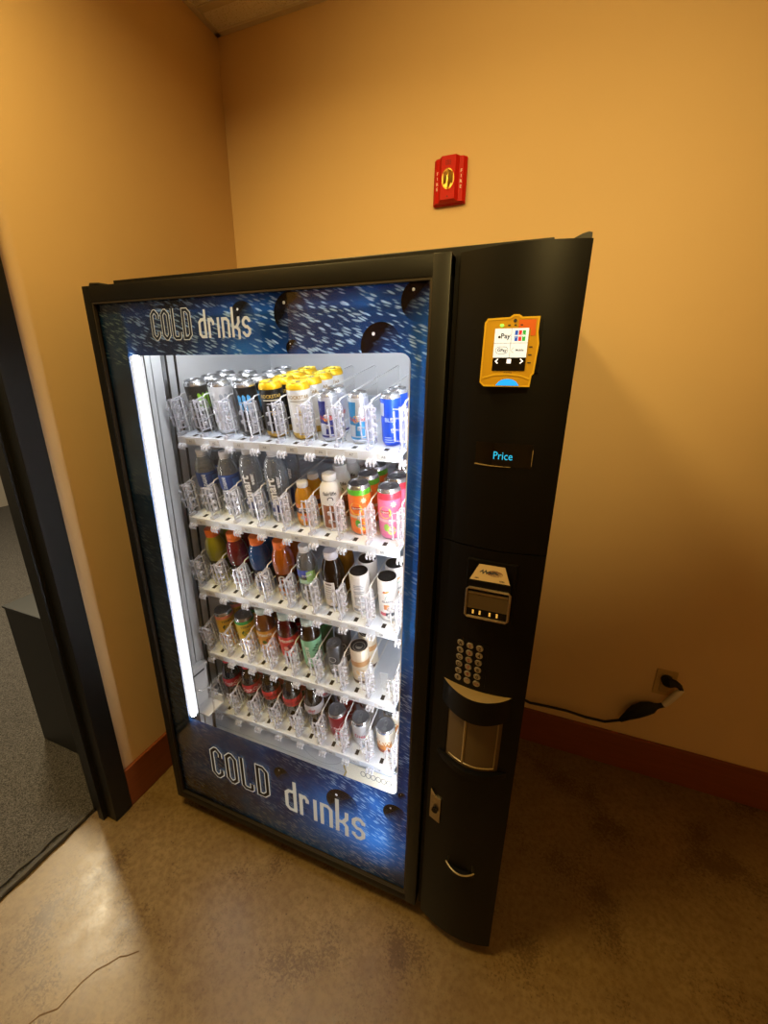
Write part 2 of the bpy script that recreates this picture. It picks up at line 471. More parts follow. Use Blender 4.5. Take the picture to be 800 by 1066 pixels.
# cabinet shell
cb = MB()
YB = .79
cb.cbox(0, .028, .095, YB, .06, 1.862, .002); cb.cbox(1.162, W, .095, YB, .06, 1.825, .002)
cb.cbox(0, 1.13, .085, YB, 1.83, 1.862, .002); cb.box(1.13, 1.17, .10, YB, 1.80, 1.822)
cb.box(.028, 1.162, YB-.02, YB, .06, 1.83); cb.box(.028, 1.162, .095, YB-.02, .06, .09)
cb.box(.912, .93, .095, YB-.02, .09, 1.83)
cb.build('cabinet', M_blk, VM)
for fx in (.06, 1.13):
    for fy in (.16, .72):
        MB().lathe([(0, 0), (.026, 0), (.028, .006), (.02, .014), (.009, .016), (.009, .062), (0, .062)], 18, ctr=(fx, fy, 0)).build('leveling_foot', M_rub, VM)
kp = MB().box(.03, SX, .10, .115, .012, .062).build('kick_plate', M_blk, VM)
# liner
li = MB()
LX0, LX1, LY1, LZ0, LZ1 = .045, .898, .715, .20, 1.745
li.box(LX0, LX1, LY1, LY1+.02, LZ0, LZ1); li.box(LX0-.012, LX0, .05, LY1+.02, LZ0, LZ1); li.box(LX1, LX1+.012, .05, LY1+.02, LZ0, LZ1)
li.box(LX0-.012, LX1+.012, .05, LY1+.02, LZ1, LZ1+.015); li.box(LX0-.012, LX1+.012, .05, LY1+.02, LZ0-.015, LZ0)
li.build('interior_liner', M_liner, VM)
# door frame
df_ = MB()
g0, g1, h0, h1 = .0254, .9291, .0904, 1.7915
DY0, DY1 = -.008, .045
df_.cbox(0, g0, DY0, DY1, .062, HT, .003); df_.cbox(g1, SX-.003, DY0, DY1, .062, HT, .003)
df_.cbox(0, SX-.003, DY0+.0005, DY1, h1, HT-.0005, .003); df_.cbox(0, SX-.003, DY0+.0005, DY1, .0625, h0, .003)
df_.box(.002, SX-.005, DY1, .083, h1, HT-.006); df_.box(.002, .02, DY1, .083, .07, HT-.006); df_.box(SX-.03, SX-.005, DY1, .083, .07, HT-.006)
df_.tube([(-.004, .02, HT+.004), (.02, .005, HT+.0055), (.05, .005, HT+.004), (.075, .01, HT)], .004, 8)
door = df_.build('door', M_blk, VM)
gk = MB()
gk.box(g0, g0+.004, -.006, .002, h0, h1); gk.box(g1-.004, g1, -.006, .002, h0, h1); gk.box(g0+.004, g1-.004, -.006, .002, h1-.004, h1); gk.box(g0+.004, g1-.004, -.006, .002, h0, h0+.004)
tag(gk.build('gasket', mat('gasket_trim', '#2c251c', .4), door), 'thin light brown trim line around the glass')
# glass pane and printed film
MB().box(g0, g1, .0025, .0055, h0, h1).build('glass', M_glass, door)
w0, w1, v0, v1 = .1101, .8893, .4687, 1.6633
rr = .022
inner = arcpts(w1-rr, v1-rr, rr, rr, 0, 90)+arcpts(w0+.006, v1-.006, .006, .006, 90, 180)+arcpts(w0+.01, v0+.01, .01, .01, 180, 270)+arcpts(w1-rr, v0+rr, rr, rr, 270, 360)
ng = len(inner)
def outerpt(p):
    x, z = p
    cx, cz = (w0+w1)/2, (v0+v1)/2
    return x, z
gm = MB()
bm = bmesh.new()
ov = [bm.verts.new((x, .0075, z)) for x, z in ((g0, h0), (g1, h0), (g1, h1), (g0, h1))]
iv = [bm.verts.new((x, .0075, z)) for x, z in inner]
es = [bm.edges.new((ov[i], ov[(i+1) % 4])) for i in range(4)]+[bm.edges.new((iv[i], iv[(i+1) % ng])) for i in range(ng)]
bmesh.ops.triangle_fill(bm, use_beauty=True, edges=es)
bm.verts.index_update()
gm.add([v.co[:] for v in bm.verts], [[v.index for v in f.verts] if f.normal.y < 0 else [v.index for v in f.verts][::-1] for f in bm.faces])
bm.free()
gr = gm.build('graphic_panel', M_graph, door)
tag(gr, 'printed blue water film with light flecks and dark droplets')
# lettering -------------------------------------------------------------
def chamf(x0, x1, z0, z1, c):
    return [(x0+c, z0), (x1-c, z0), (x1, z0+c), (x1, z1-c), (x1-c, z1), (x0+c, z1), (x0, z1-c), (x0, z0+c)]
def COLD(x0, z0, w, h):
    """outlined condensed capitals: cream stroke with a dark core"""
    out = []; k = w/4; lw = k*.88; c = k*.24; s = k*.30
    a, b_ = s/2, lw-s/2
    for i, ch in enumerate('COLD'):
        ox = x0+i*k*1.03
        L = lambda pts: [(ox+x, z0+z) for x, z in pts]
        zt, zb = h-s/2, s/2
        if ch == 'C': P = (L([(b_, h*.70), (b_, zt-c), (b_-c, zt), (a+c, zt), (a, zt-c), (a, zb+c), (a+c, zb), (b_-c, zb), (b_, zb+c), (b_, h*.30)]), False)
        if ch == 'O': P = (L(chamf(a, b_, zb, zt, c)), True)
        if ch == 'L': P = (L([(a, h), (a, zb+c*.6), (a+c*.6, zb), (b_-c*.3, zb), (b_, zb+c*.3), (b_, h*.26)]), False)
        if ch == 'D': P = (L([(a, zb), (b_-c, zb), (b_, zb+c), (b_, zt-c), (b_-c, zt), (a, zt)]), True)
        out.append((P[0], P[1], s))
    return out
def DRINKS(x0, z0, w, h):
    xh = h*.70; k = w/5.55; s = k*.23; c = k*.2
    out = []; ox = x0; lw = k*.82
    a, b_ = s/2, lw-s/2; zb, zt = s/2, xh-s/2
    def add(P, closed=False, dx=0):
        out.append(([(ox+x, z0+z) for x, z in P], closed, s))
    add([(b_, xh*.98), (b_-c, zt), (a+c, zt), (a, zt-c), (a, zb+c), (a+c, zb), (b_-c*.5, zb), (b_, zb+c*.5)]); add([(b_, 0), (b_, h)])
    ox += k
    add([(a, 0), (a, xh)]); add([(a, zt-c), (a+c, zt), (b_-c*1.6, zt), (b_-c*.8, zt-c), (b_-c*.8, zt-c*2.2)])
    ox += k*.95
    add([(a, 0), (a, xh)])
    ox += k*.45
    add([(a, 0), (a, xh)]); add([(a, zt), (b_-c, zt), (b_, zt-c), (b_, 0)])
    ox += k
    add([(a, 0), (a, h*1.02)]); add([(b_, xh), (b_, xh*.72), (b_-c*1.2, xh*.5), (a, xh*.5)]); add([(b_-c*1.2, xh*.5), (b_, xh*.36), (b_, -h*.06)])
    ox += k*1.03
    add([(b_, xh*.72), (b_, zt-c), (b_-c, zt), (a+c, zt), (a, zt-c), (a, xh*.5+c), (a+c, xh*.5), (b_-c, xh*.5), (b_, xh*.5-c), (b_, zb+c), (b_-c, zb), (a+c, zb), (a, zb+c), (a, xh*.28)])
    return out
def lettering(x0, z0, w, h, x1, z1, w2, h2):
    m = MB()
    for P, cl, s in COLD(x0, z0, w, h):
        m.flat(stroke(P, s, cl), onfront(.0018), 0); m.flat(stroke(P, s*.62, cl), onfront(.0014), 1)
    m2 = MB()
    for P, cl, s in DRINKS(x1, z1, w2, h2): m2.flat(stroke(P, s, cl), onfront(.0018), 0)
    a = m.build('lettering', [M_cream, M_navy], door); b = m2.build('lettering', [M_cream], door)
    tag(a, 'cream outlined capitals reading COLD'); tag(b, 'solid cream small letters reading drinks')
lettering(.212, 1.697, .130, .071, .362, 1.700, .158, .062)
lettering(.190, .240, .252, .142, .500, .232, .308, .134)

# lamps behind the door glass, left one seen through the window edge
lt = MB().tube([(.1175, .022, z) for z in (.468, .8, 1.2, 1.664)], .0085, 14).build('lamp_tube', M_tube, VM)
lh = MB(); lh.box(.030, .1085, .0082, .040, .36, 1.79); lh.box(.1085, .130, .032, .036, .36, 1.70); lh.build('lamp_housing', M_dark, VM)
MB().box(.8725, .893, .052, .056, .21, 1.735).box(.05, .8725, .050, .054, 1.705, 1.742).build('added_lamp_shield', M_white, VM)  # unseen plates added to keep direct lamp light off the printed film
MB().tube([(.880, .072, z) for z in (.22, .6, 1.2, 1.72)], .0085, 14).build('lamp_tube', M_tube3, VM)
MB().tube([(x, .070, 1.733) for x in (.06, .4, .6, .86)], .007, 14).build('lamp_tube', M_tube2, VM)  # unseen top lamp added to brighten the interior

# lift rails on the left of the interior
rl = MB()
rl.box(.046, .052, .050, .068, .22, 1.735, 1)
rl.box(.046, .060, .068, .112, .22, 1.735, 0); rl.box(.046, .054, .112, .116, .22, 1.735, 1); rl.box(.046, .060, .116, .150, .22, 1.735, 0)
rl.box(.046, .054, .150, .154, .22, 1.735, 1); rl.box(.046, .058, .154, .166, .22, 1.735, 2)
rl.box(.046, .056, .172, .176, .22, 1.735, 1); rl.box(.046, .056, .176, .202, .22, 1.735, 0); rl.box(.046, .058, .206, .210, .22, 1.735, 1)
rl.build('lift_rail', [mat('rail_grey', '#b6babc', .4), M_dark, M_alu], VM)
# delivery cup
dc = MB()
dc.cbox(.060, .082, .052, .138, .44, .596, .003, 0); dc.cbox(.058, .088, .050, .140, .594, .606, .003, 0)
dc.box(.0822, .083, .065, .125, .575, .582, 1); dc.box(.082, .150, .056, .134, .440, .445, 0); dc.box(.082, .150, .128, .134, .445, .475, 0)
dcup = dc.build('delivery_cup', [mat('cup_plastic', '#cfd2d3', .4), M_dark], VM)
gd = MB(); gd.tube([(.088, .056, .59), (.09, .046, .575), (.12, .042, .56), (.15, .046, .565), (.165, .07, .575), (.17, .12, .59)], .004, 8)
gd.tube([(.165, .07, .575), (.165, .07, .452)], .003, 8)
gd.build('guard', M_cup, dcup)
# panel below the lowest tray
lp = MB(); lp.box(.075, .884, .150, .155, .205, .372, 0)
lp.box(.075, .884, .1492, .15, .29, .2915, 1); lp.box(.199, .2005, .1492, .15, .30, .372, 1)
lp.flat(stroke(arcpts(.56, .375, .09, .075, 185, 355, 18), .002), onfront(.1493), 1)
lowp = lp.build('lower_panel', [M_panel, mat('panel_line', '#8d98a2', .4)], VM)
st = MB(); st.box(.655, .865, .1478, .149, .24, .345, 0)
for k in range(7): st.flat(stroke(disc(.72+k*.019, .318, .0085, .011, 14)[0], .003, True), onfront(.1474), 1)
st.flat(stroke([(.653, .345), (.647, .32), (.655, .30), (.646, .275), (.652, .25)], .006), onfront(.1476), 2)
tag(st.build('sticker', [M_sticker, mat('sticker_print', '#8f8f86', .5), mat('old_glue', '#a8985a', .6)], lowp), 'ivory sticker with a row of ringed circles')

# trays -----------------------------------------------------------------
TZ = [1.437, 1.1745, .912, .6495, .387]
TY0, TY1 = .14, .69
TILT = math.radians(11.3)                        # gravity-fed trays rise towards the back
TRAY_M = [Matrix.Translation((0, TY0, z))@Matrix.Rotation(TILT, 4, 'X') for z in TZ]
P0, PITCH = .1037, .0906
ROWL = 'ABCDE'
def stop_mesh():
    """clear product stop: ribbed side plate with rounded top and fingers"""
    m = MB()
    n = 7
    prof = [(.128, .002), (.128, .078)]+[(.136-.008*cos(a), .078+.022*sin(a)) for a in [PI/2*i/4 for i in range(5)]]+[(.162, .104), (.178, .088), (.183, .06), (.183, .002)]
    k = len(prof)
    for x0, x1 in ((-.0012, .0012),):
        vs = [(x0, y, z) for y, z in prof]+[(x1, y, z) for y, z in prof]
        m.add(vs, [tuple(range(k)), tuple(range(2*k-1, k-1, -1))]+[(i, (i+1) % k, (i+1) % k+k, i+k) for i in range(k)])
    nb = len(m.m)
    m.tube([(.002, y-.001, z) for y, z in prof], .0026, 6)
    for y in (.141, .156, .171): m.box(-.003, .003, y, y+.0022, .018, .094)
    for z in (.018, .044, .070, .094): m.box(-.003, .003, .131, .178, z, z+.0018)
    # fingers that reach in front of the product
    for x in (-.016, -.001, .014): m.box(x-.0011, x+.0011, .126, .133, .026, .104-.010*(abs(x) > .012))
    for z in (.026, .052, .078, .098): m.box(-.018, .018, .1285, .1315, z, z+.0020)
    for z in (.036, .056, .076, .092): m.cbox(.017, .027, .126, .134, z, z+.009, .0015)
    for z in (.046, .070): m.cbox(-.025, -.017, .126, .134, z, z+.009, .0015)
    m.cbox(-.006, .006, .122, .150, .0005, .010, .002)
    for i in range(nb, len(m.m)): m.m[i] = 1
    m.v = [(x, y+.017, z*1.10) for x, y, z in m.v]
    return m
def divider_mesh():
    m = MB(); h = .118
    m.tube([(0, .185, .002), (0, .185, h-.006), (0, .192, h), (0, .40, h+.004), (0, .655, h+.008), (0, .672, h+.002), (0, .676, h-.02), (0, .676, .002)], .0021, 7)
    m.tube([(0, .185, .055), (0, .45, .058), (0, .676, .062)], .0018, 6)
    return m
def clip_mesh():
    m = MB(); m.box(-.012, .012, .128, .139, -.028, -.024)
    for k in (-.010, 0, .010): m.tube([(k, .139, -.020), (k, .128, -.021), (k-.001, .124, -.028), (k-.001, .127, -.036)], .0028, 6)
    m.box(-.011, .011, .1385, .141, -.034, -.016)
    return m
stop0 = divider0 = clip0 = None
for ti, z in enumerate(TZ):
    m = MB()
    m.box(P0-.004, P0+8*PITCH+.004, TY0+.002, TY1, z-.006, z-.0006, 0)
    m.cbox(P0-.004, P0+8*PITCH+.004, TY0-.004, TY0+.003, z-.024, z+.0015, .0012, 0)
    for k in range(8):
        cx = P0+(k+.5)*PITCH
        m.box(cx-.006, cx+.006, TY0+.012, TY0+.03, z-.0008, z-.0002, 1)
        m.box(cx-.030, cx-.012, TY0+.003, TY1-.02, z-.0008, z+.001, 0); m.box(cx+.012, cx+.030, TY0+.003, TY1-.02, z-.0008, z+.001, 0)
    m.box(P0-.004, P0+8*PITCH+.004, TY1-.01, TY1, z, z+.012, 0)
    tr = m.move(0, -TY0, -z).build('drinks_tray', [M_tray, M_dark], VM)
    tr.location = (0, TY0, z); tr.rotation_euler = (TILT, 0, 0)
    for k in range(8):
        cx = P0+(k+.5)*PITCH
        q = MB(); q.box(cx-.018, cx+.018, TY0-.0052, TY0-.0038, z-.020, z-.004, 0)
        q.flat(shift(txt(ROWL[ti]+str(k+1), .010, bold=.01), cx, z-.012), onfront(TY0-.0055), 1)
        q.move(0, -TY0, -z).build('price_tag', [mat('tag_paper', '#c9ccce', .5) if ti+k == 0 else bpy.data.materials['tag_paper'], M_ink2], tr)
    for k in range(9):
        px = P0+k*PITCH
        if stop0 is None:
            stop0 = stop_mesh().build('product_stop', [M_plate, M_stop], tr); s_ = stop0
            divider0 = divider_mesh().build('divider_wire', M_white, tr); d_ = divider0
            clip0 = clip_mesh().build('tray_clip', M_clip, tr); c_ = clip0
        else:
            s_, d_, c_ = stop0.copy(), divider0.copy(), clip0.copy()
            for o in (s_, d_, c_): COL.objects.link(o); o.parent = tr
        s_.location = d_.location = (px, -TY0, 0); c_.location = (px+.012, -TY0, 0)
    if ti == 3:
        MB().box(P0+7.30*PITCH, P0+7.62*PITCH, .05, .053, 0, .075).build('pusher', M_cup, tr)

# control column --------------------------------------------------------
CX0, CX1 = SX, W
def cy_(x):
    u_ = (x-CX0)/(CX1-CX0)
    return -.035*(1-((u_-.6)/.6)**2)+.004
def colpiece(mb, x0, x1, z0, z1, off=0, back=.09, n=18, m=0, bulge=0):
    xs = [x0+(x1-x0)*i/n for i in range(n+1)]
    vs = []
    for z in (z0, z1):
        for i, x in enumerate(xs): vs.append((x, cy_(x)+off-bulge*sin(PI*i/n), z))
        for x in (x1, x0): vs.append((x, back, z))
    k = n+3
    mb.add(vs, [(i, i+1, k+i+1, k+i) for i in range(n)], m, True)
    mb.add(vs, [(i, (i+1) % k, k+(i+1) % k, k+i) for i in range(n, k)]+[tuple(range(k-1, -1, -1)), tuple(range(k, 2*k))], m)
    return mb
cpb = MB()
colpiece(cpb, CX0+.012, CX1, 1.2865, HT-.003)
colpiece(cpb, CX0+.012, CX1, .880, 1.284)
colpiece(cpb, CX0+.012, 1.022, .700, .8802); colpiece(cpb, 1.150, CX1, .700, .8802)
colpiece(cpb, CX0+.012, CX1, .050, .7002)
cpb.box(CX0+.012, CX1-.002, .03, .09, .055, 1.826)
cpb.box(CX0, CX0+.012, .012, .088, .055, HT-.003)             # recessed edge strip by the seam
cc = cpb.build('control_column', M_col, VM)
# line between the upper and the lower moulding
hc = MB()                                              # curved hinge cover on the top right
hs = [(1.142, .0), (1.152, .005), (1.163, .0115), (1.174, .0165), (1.183, .0185), (1.1885, .017), (1.1895, .0)]
n = len(hs)
vs = [(x, .012, HT-.004+z) for x, z in hs]+[(x, .075, HT-.004+z) for x, z in hs]
hc.add(vs, [tuple(range(n-1, -1, -1)), tuple(range(n, 2*n))]+[(i, (i+1) % n, (i+1) % n+n, i+n) for i in range(n)])
hc.build('hinge_cover', M_blk, VM)

def onc(off): return lambda x, z: (x, cy_(x)+off, z)      # paints a 2-D shape onto the column's curve
def plane_at(x0, x1, off):
    """tangent plane for small fittings between x0 and x1"""
    y0, y1 = cy_(x0), cy_(x1)
    return lambda x, z: (x, y0+(y1-y0)*(x-x0)/(x1-x0)+off, z)
# card reader
rd = empty('card_reader', (0, 0, 0), parent=VM)
cxm = 1.082; ry = min(cy_(1.04), cy_(1.126))
body = [(1.044, 1.604), (1.120, 1.604), (1.1215, 1.622), (1.1245, 1.625), (1.1275, 1.672), (1.124, 1.69), (1.1245, 1.7125), (1.098, 1.7125), (1.092, 1.7165), (1.084, 1.7165), (1.078, 1.7125), (1.0425, 1.7115), (1.0385, 1.706), (1.0375, 1.61)]
bd = MB().prism(body, ry-.016, ry+.012, 0)
def scale_poly(p, s): 
    ax = sum(x for x, _ in p)/len(p); az = sum(z for _, z in p)/len(p)
    return [(ax+(x-ax)*s, az+(z-az)*s) for x, z in p]
bd.flat(stroke(body, .003, True), onfront(ry-.0168), 1)
bd.flat(stroke([(1.040, 1.617), (1.06, 1.6225), (1.083, 1.6235), (1.105, 1.621), (1.121, 1.6155)], .003), onfront(ry-.0170), 1)
bd.flat(rect(1.093, 1.1205, 1.6945, 1.7095), onfront(ry-.0166), 2)
bd.flat(rect(1.1135, 1.1215, 1.6845, 1.6945), onfront(ry-.0166), 2)
bd.flat(disc(1.087, 1.7085, .0028), onfront(ry-.0174), 3)
for k in range(3): bd.flat(rect(1.076+k*.010, 1.080+k*.010, 1.7005, 1.7025), onfront(ry-.0168), 3)
bd.flat(shift(txt('nayax', .006), 1.083, 1.6262), onfront(ry-.0168), 3)
for zz in (1.6545, 1.642, 1.667): bd.flat(rect(1.1135, 1.119, zz-.001, zz+.001), onfront(ry-.0168), 3)
bd.box(1.1255, 1.1325, ry-.006, ry+.012, 1.627, 1.71, 4)
tag(bd.build('reader_body', [M_yel, M_yel2, M_org, M_ink, M_col], rd), 'yellow plastic housing with orange corner')
sc = MB()
sy = ry-.0172
sc.box(1.0555, 1.1105, sy, ry-.012, 1.629, 1.6965, 1)
sc.flat(rect(1.0555, 1.1105, 1.6505, 1.6965), onfront(sy-.0003), 0)
L = lambda x, z: (x, sy-.0006, z)
sc.flat(disc(1.0635, 1.6832, .0022), L, 2); sc.flat(shift(txt('Pay', .0115, bold=.02), 1.0735, 1.6845), L, 2)
sc.flat(shift(txt('G', .0075, bold=.02), 1.0645, 1.6625), L, 2); sc.flat(shift(txt('Pay', .0075, bold=.02), 1.0725, 1.662), L, 2)
sc.flat(stroke(arcpts(1.0645, 1.6622, .0055, .0055, 90, 270, 6)+arcpts(1.074, 1.6622, .0055, .0055, -90, 90, 6), .0006, True), L, 3)
for k in range(3):
    for j in range(2):
        sc.flat(chamf_sh(1.0885+k*.0062, 1.0935+k*.0062, 1.6765+j*.009, 1.6838+j*.009) if False else rect(1.0885+k*.0062, 1.0936+k*.0062, 1.6765+j*.009, 1.6842+j*.009), L, 5+k)
for k, ch in enumerate('JCB'): sc.flat(shift(txt(ch, .006), 1.091+k*.0062, 1.6845), lambda x, z: (x, sy-.0009, z), 0)
sc.flat(stroke(arcpts(1.0895, 1.6622, .004, .004, 90, 270, 6), .0005), L, 3)
sc.flat(shift(txt('Mobile', .0048, bold=.02), 1.099, 1.6622), L, 3)
sc.flat(rect(1.0827, 1.0832, 1.6505, 1.6965), L, 3); sc.flat(rect(1.0555, 1.1105, 1.6732, 1.6737), L, 3)
sc.flat(stroke([(1.0645, 1.648), (1.0605, 1.6445), (1.0645, 1.641)], .0018), L, 4)
sc.flat(stroke([(1.1015, 1.648), (1.1055, 1.6445), (1.1015, 1.641)], .0018), L, 4)
sc.flat(rect(1.0795, 1.0865, 1.641, 1.648), L, 4)
sc.build('screen', [M_scr, M_scrk, M_ink, M_ink, M_icon, M_pb, M_pr, M_pg], rd)
MB().flat(disc(1.066, 1.7015, .0032, .0022), onfront(ry-.0172)).build('status_light', M_led_g, rd)
gl_ = MB(); gl_.flat(poly([(1.064, 1.6045)]+[(1.104, 1.6045)]+arcpts(1.084, 1.6045, .018, .011, 0, 180, 10)[1:-1]), onfront(ry-.0176))
gl_.build('contactless_light', M_glow, rd)
# price display
pd = MB()
pd.add([onc(-.0012)(x, z) for z in (1.458, 1.502) for x in [1.036+.104*i/10 for i in range(11)]], [(i, i+1, i+12, i+11) for i in range(10)], 0, True)
for x in [0]:
    a = [onc(-.0022)(1.036+.085*i/10, 1.459-.0006*i+.00006*i*i) for i in range(9)]
    pd.tube(a, [.0006+.0008*(1-i/8) for i in range(9)], 6, 2)  # lighter lines drawn as highlights along the window's bottom and right edges
pd.tube([onc(-.002)(1.1405, z) for z in (1.462, 1.478, 1.492)], .0007, 6, 2)
pd.flat(shift(txt('Price', .021, sx=.86), 1.088, 1.4775), onc(-.0018), 1)
pdo = pd.build('price_display', [M_gloss, M_price, M_smoke2], VM)
tag(pdo, 'gloss black display reading Price in cyan')
# bill acceptor
ba = empty('bill_acceptor', (0, 0, 0), parent=VM)
by = min(cy_(1.046), cy_(1.13)); yb_ = by-.026
m = MB()
m.cbox(1.040, 1.140, by-.004, by+.03, 1.125, 1.262, .003, 0)
# sloping top with label, then a dark throat down to the mouth
top = [(1.064, by-.004, 1.254), (1.116, by-.004, 1.254), (1.1315, yb_, 1.2245), (1.0475, yb_, 1.2245)]
bot = [(1.064, by, 1.215), (1.116, by, 1.215), (1.1315, yb_, 1.208), (1.0475, yb_, 1.208)]
m.add(top+bot, [(3, 2, 1, 0), (4, 5, 6, 7), (0, 4, 7, 3), (1, 2, 6, 5), (2, 3, 7, 6)], 0)
m.box(1.0475, 1.1315, yb_, by, 1.142, 1.209, 0)
m.build('acceptor_housing', M_col, ba)
lb = MB()
tp = [Vector(p) for p in top]
def onlabel(u_, w_):
    a = tp[3].lerp(tp[2], u_); b = tp[0].lerp(tp[1], u_); p = a.lerp(b, w_); return (p.x, p.y-.0006, p.z+.0008)
lb.flat(rect(.02, .98, .04, .96), onlabel, 0)
lb.flat(disc(.62, .52, .24, .17, 18), onlabel, 1); lb.flat(stroke([(.18, .50), (.24, .62), (.28, .46), (.34, .62), (.38, .48), (.46, .60), (.52, .50), (.60, .58), (.70, .50)], .05), lambda x, z: (onlabel(x, z)[0], onlabel(x, z)[1]-.0003, onlabel(x, z)[2]+.0004), 2)
lb.flat(rect(.12, .22, .12, .2), onlabel, 2); lb.flat(rect(.74, .86, .12, .2), onlabel, 2)
tag(lb.build('label_plate', [M_tan, M_tanr, M_ink], ba), 'tan sloping label plate with dark red oval')
fr_ = MB()
ring = chamf(1.0465, 1.1325, 1.142, 1.2085, .004)
fr_.tube([(x, yb_-.002, z) for x, z in ring], .0028, 8, 0, True)
fr_.box(1.050, 1.129, yb_-.003, yb_+.002, 1.196, 1.2005, 0)
fr_.box(1.049, 1.130, yb_-.002, yb_, 1.162, 1.196, 1)
fr_.box(1.049, 1.130, yb_-.0015, yb_, 1.145, 1.162, 2)
for x in (1.0625, 1.0765, 1.0965, 1.111): fr_.box(x-.0018, x+.0018, yb_-.003, yb_-.001, 1.150, 1.158, 3)
fr_.build('bill_mouth', [M_steel, M_smoke, M_gloss, M_amb], ba)
mk = MB(); mk.tube([onc(-.0012)(1.041+.011*i/4, 1.1262-.0009*i) for i in range(5)], .0009, 6); mk.build('bezel_edge', M_steel, ba)
# keypad
kpad = MB(); colpiece(kpad, 1.022, 1.100, .945, 1.064, -.0012, .02, 8)
kpo = kpad.build('keypad', M_col, VM)
rows = [('A', '1', '2'), ('B', '3', '4'), ('C', '5', '6'), ('D', '7', '8'), ('E', '9', '0'), ('F', '*', 'CLR')]
for j, rw in enumerate(rows):
    for i, ch in enumerate(rw):
        kx, kz = 1.0385+.0217*i, 1.0505-.0187*j
        m = MB(); fn = plane_at(kx-.008, kx+.008, -.0012)
        pts_ = disc(kx, kz, .0082, .0072, 18)[0]
        fr0 = [fn(x, z) for x, z in pts_]; fr1 = [(kx+(p[0]-kx)*.92, p[1]-.003, kz+(p[2]-kz)*.92) for p in fr0]
        m.add(fr0+fr1, [tuple(range(18, 36))]+[(k, (k+1) % 18, (k+1) % 18+18, k+18) for k in range(18)], 0)
        m.flat(shift(txt(ch, .0115 if len(ch) == 1 else .006, bold=.02), kx, kz), plane_at(kx-.008, kx+.008, -.0046), 1)
        m.build('key', [M_key, M_ktr if (i == 1 or ch == 'CLR') else M_kt], kpo)
# delivery chute: hood ledge above, smoked curved door, sill below
hd = MB()
def crescent(mb, x0, x1, z0, z1, bul, n=18, m=0, mt=None):
    xs = [x0+(x1-x0)*i/n for i in range(n+1)]
    fr = [(x, cy_(x)-bul*sin(PI*i/n)**.8) for i, x in enumerate(xs)]; bk = [(x, cy_(x)+.004) for x in xs]
    vs = [(x, y, z0) for x, y in fr]+[(x, y, z1) for x, y in fr]+[(x, y, z0) for x, y in bk]+[(x, y, z1) for x, y in bk]
    k = n+1
    mb.add(vs, [(i, i+1, k+i+1, k+i) for i in range(n)], m, True)
    mb.add(vs, [(k+i, k+i+1, 3*k+i+1, 3*k+i) for i in range(n)], m if mt is None else mt)
    mb.add(vs, [(2*k+i, 2*k+i+1, i+1, i) for i in range(n)], m)
    return mb
crescent(hd, 1.004, 1.162, .872, .936, .034, mt=1)
hd.build('chute_hood', [M_col, mat('ledge_lit_top', '#8a7448', .45)], VM)  # top face coloured gold for the light falling on the ledge
crescent(MB(), 1.000, 1.172, .700, .716, .026).build('chute_sill', M_col, VM)
dd = MB(); n = 14; xs = [1.022+.128*i/n for i in range(n+1)]
yy = [cy_(x)-.020*sin(PI*(.1+.8*i/n))+.008 for i, x in enumerate(xs)]
vs = [(x, y, z) for z in (.716, .874) for x, y in zip(xs, yy)]
dd.add(vs, [(i, i+1, n+2+i, n+1+i) for i in range(n)], 0, True)
dd.add([(x, .03, z) for x, z in ((1.022, .70), (1.15, .70), (1.15, .88), (1.022, .88))], [(0, 1, 2, 3)], 2)
i = 5; dd.tube([(xs[i], yy[i]-.001, z) for z in (.728, .80, .866)], .0032, 8, 1)  # lighter colour paints the highlight along the door's vertical seam
dd.tube([(xs[k], yy[k]-.001, .725) for k in range(1, n)], .002, 6, 1)
dd.tube([(xs[n-1], yy[n-1]-.001, z) for z in (.728, .80, .86)], .0016, 6, 1)
tag(dd.build('delivery_door', [M_smoke, M_smoke2, M_gloss], VM), 'smoked brown curved flap with a painted highlight on its vertical ridge')
# lock, coin return
lk = MB(); fn = plane_at(.99, 1.02, 0); yl = cy_(.99)
lk.add([(.9905, yl-.006, .470), (1.020, yl-.014, .4655), (1.020, yl-.014, .5515), (.9905, yl-.006, .553)]+[(.9905, .0, .470), (1.020, 0, .4655), (1.020, 0, .5515), (.9905, 0, .553)],
       [(0, 1, 2, 3), (0, 3, 7, 4), (1, 5, 6, 2), (3, 2, 6, 7), (0, 4, 5, 1)], 0)
lk.add([(.9905, yl-.006, .553), (1.008, yl-.0115, .5535), (.9905, yl-.004, .572), (.9905, 0, .553)], [(0, 1, 2), (0, 2, 3)], 2)
lkc = [(1.006+.0085*cos(2*PI*k/16), yl-.0125, .510+.0095*sin(2*PI*k/16)) for k in range(16)]
lk.add(lkc+[(p[0], p[1]-.004, p[2]) for p in lkc], [tuple(range(16, 32))]+[(k, (k+1) % 16, (k+1) % 16+16, k+16) for k in range(16)], 1)
lk.box(1.005, 1.007, yl-.0172, yl-.016, .505, .515, 1)
lk.build('lock', [M_steel, M_gloss, M_chrome], VM)
cr = MB(); crescent(cr, 1.048, 1.126, .326, .340, .013); 
cr.tube([(1.048+.078*i/12, cy_(1.048+.078*i/12)-.014*sin(PI*i/12)**.8, .3405+.003*(1-sin(PI*i/12))) for i in range(13)], .0022, 8, 1)
cr.add([onc(-.0006)(x, z) for x, z in ((1.05, .34), (1.124, .34), (1.122, .372), (1.052, .372))], [(0, 1, 2, 3)], 2)
cr.build('coin_return', [M_col, M_smoke2, M_gloss], VM)

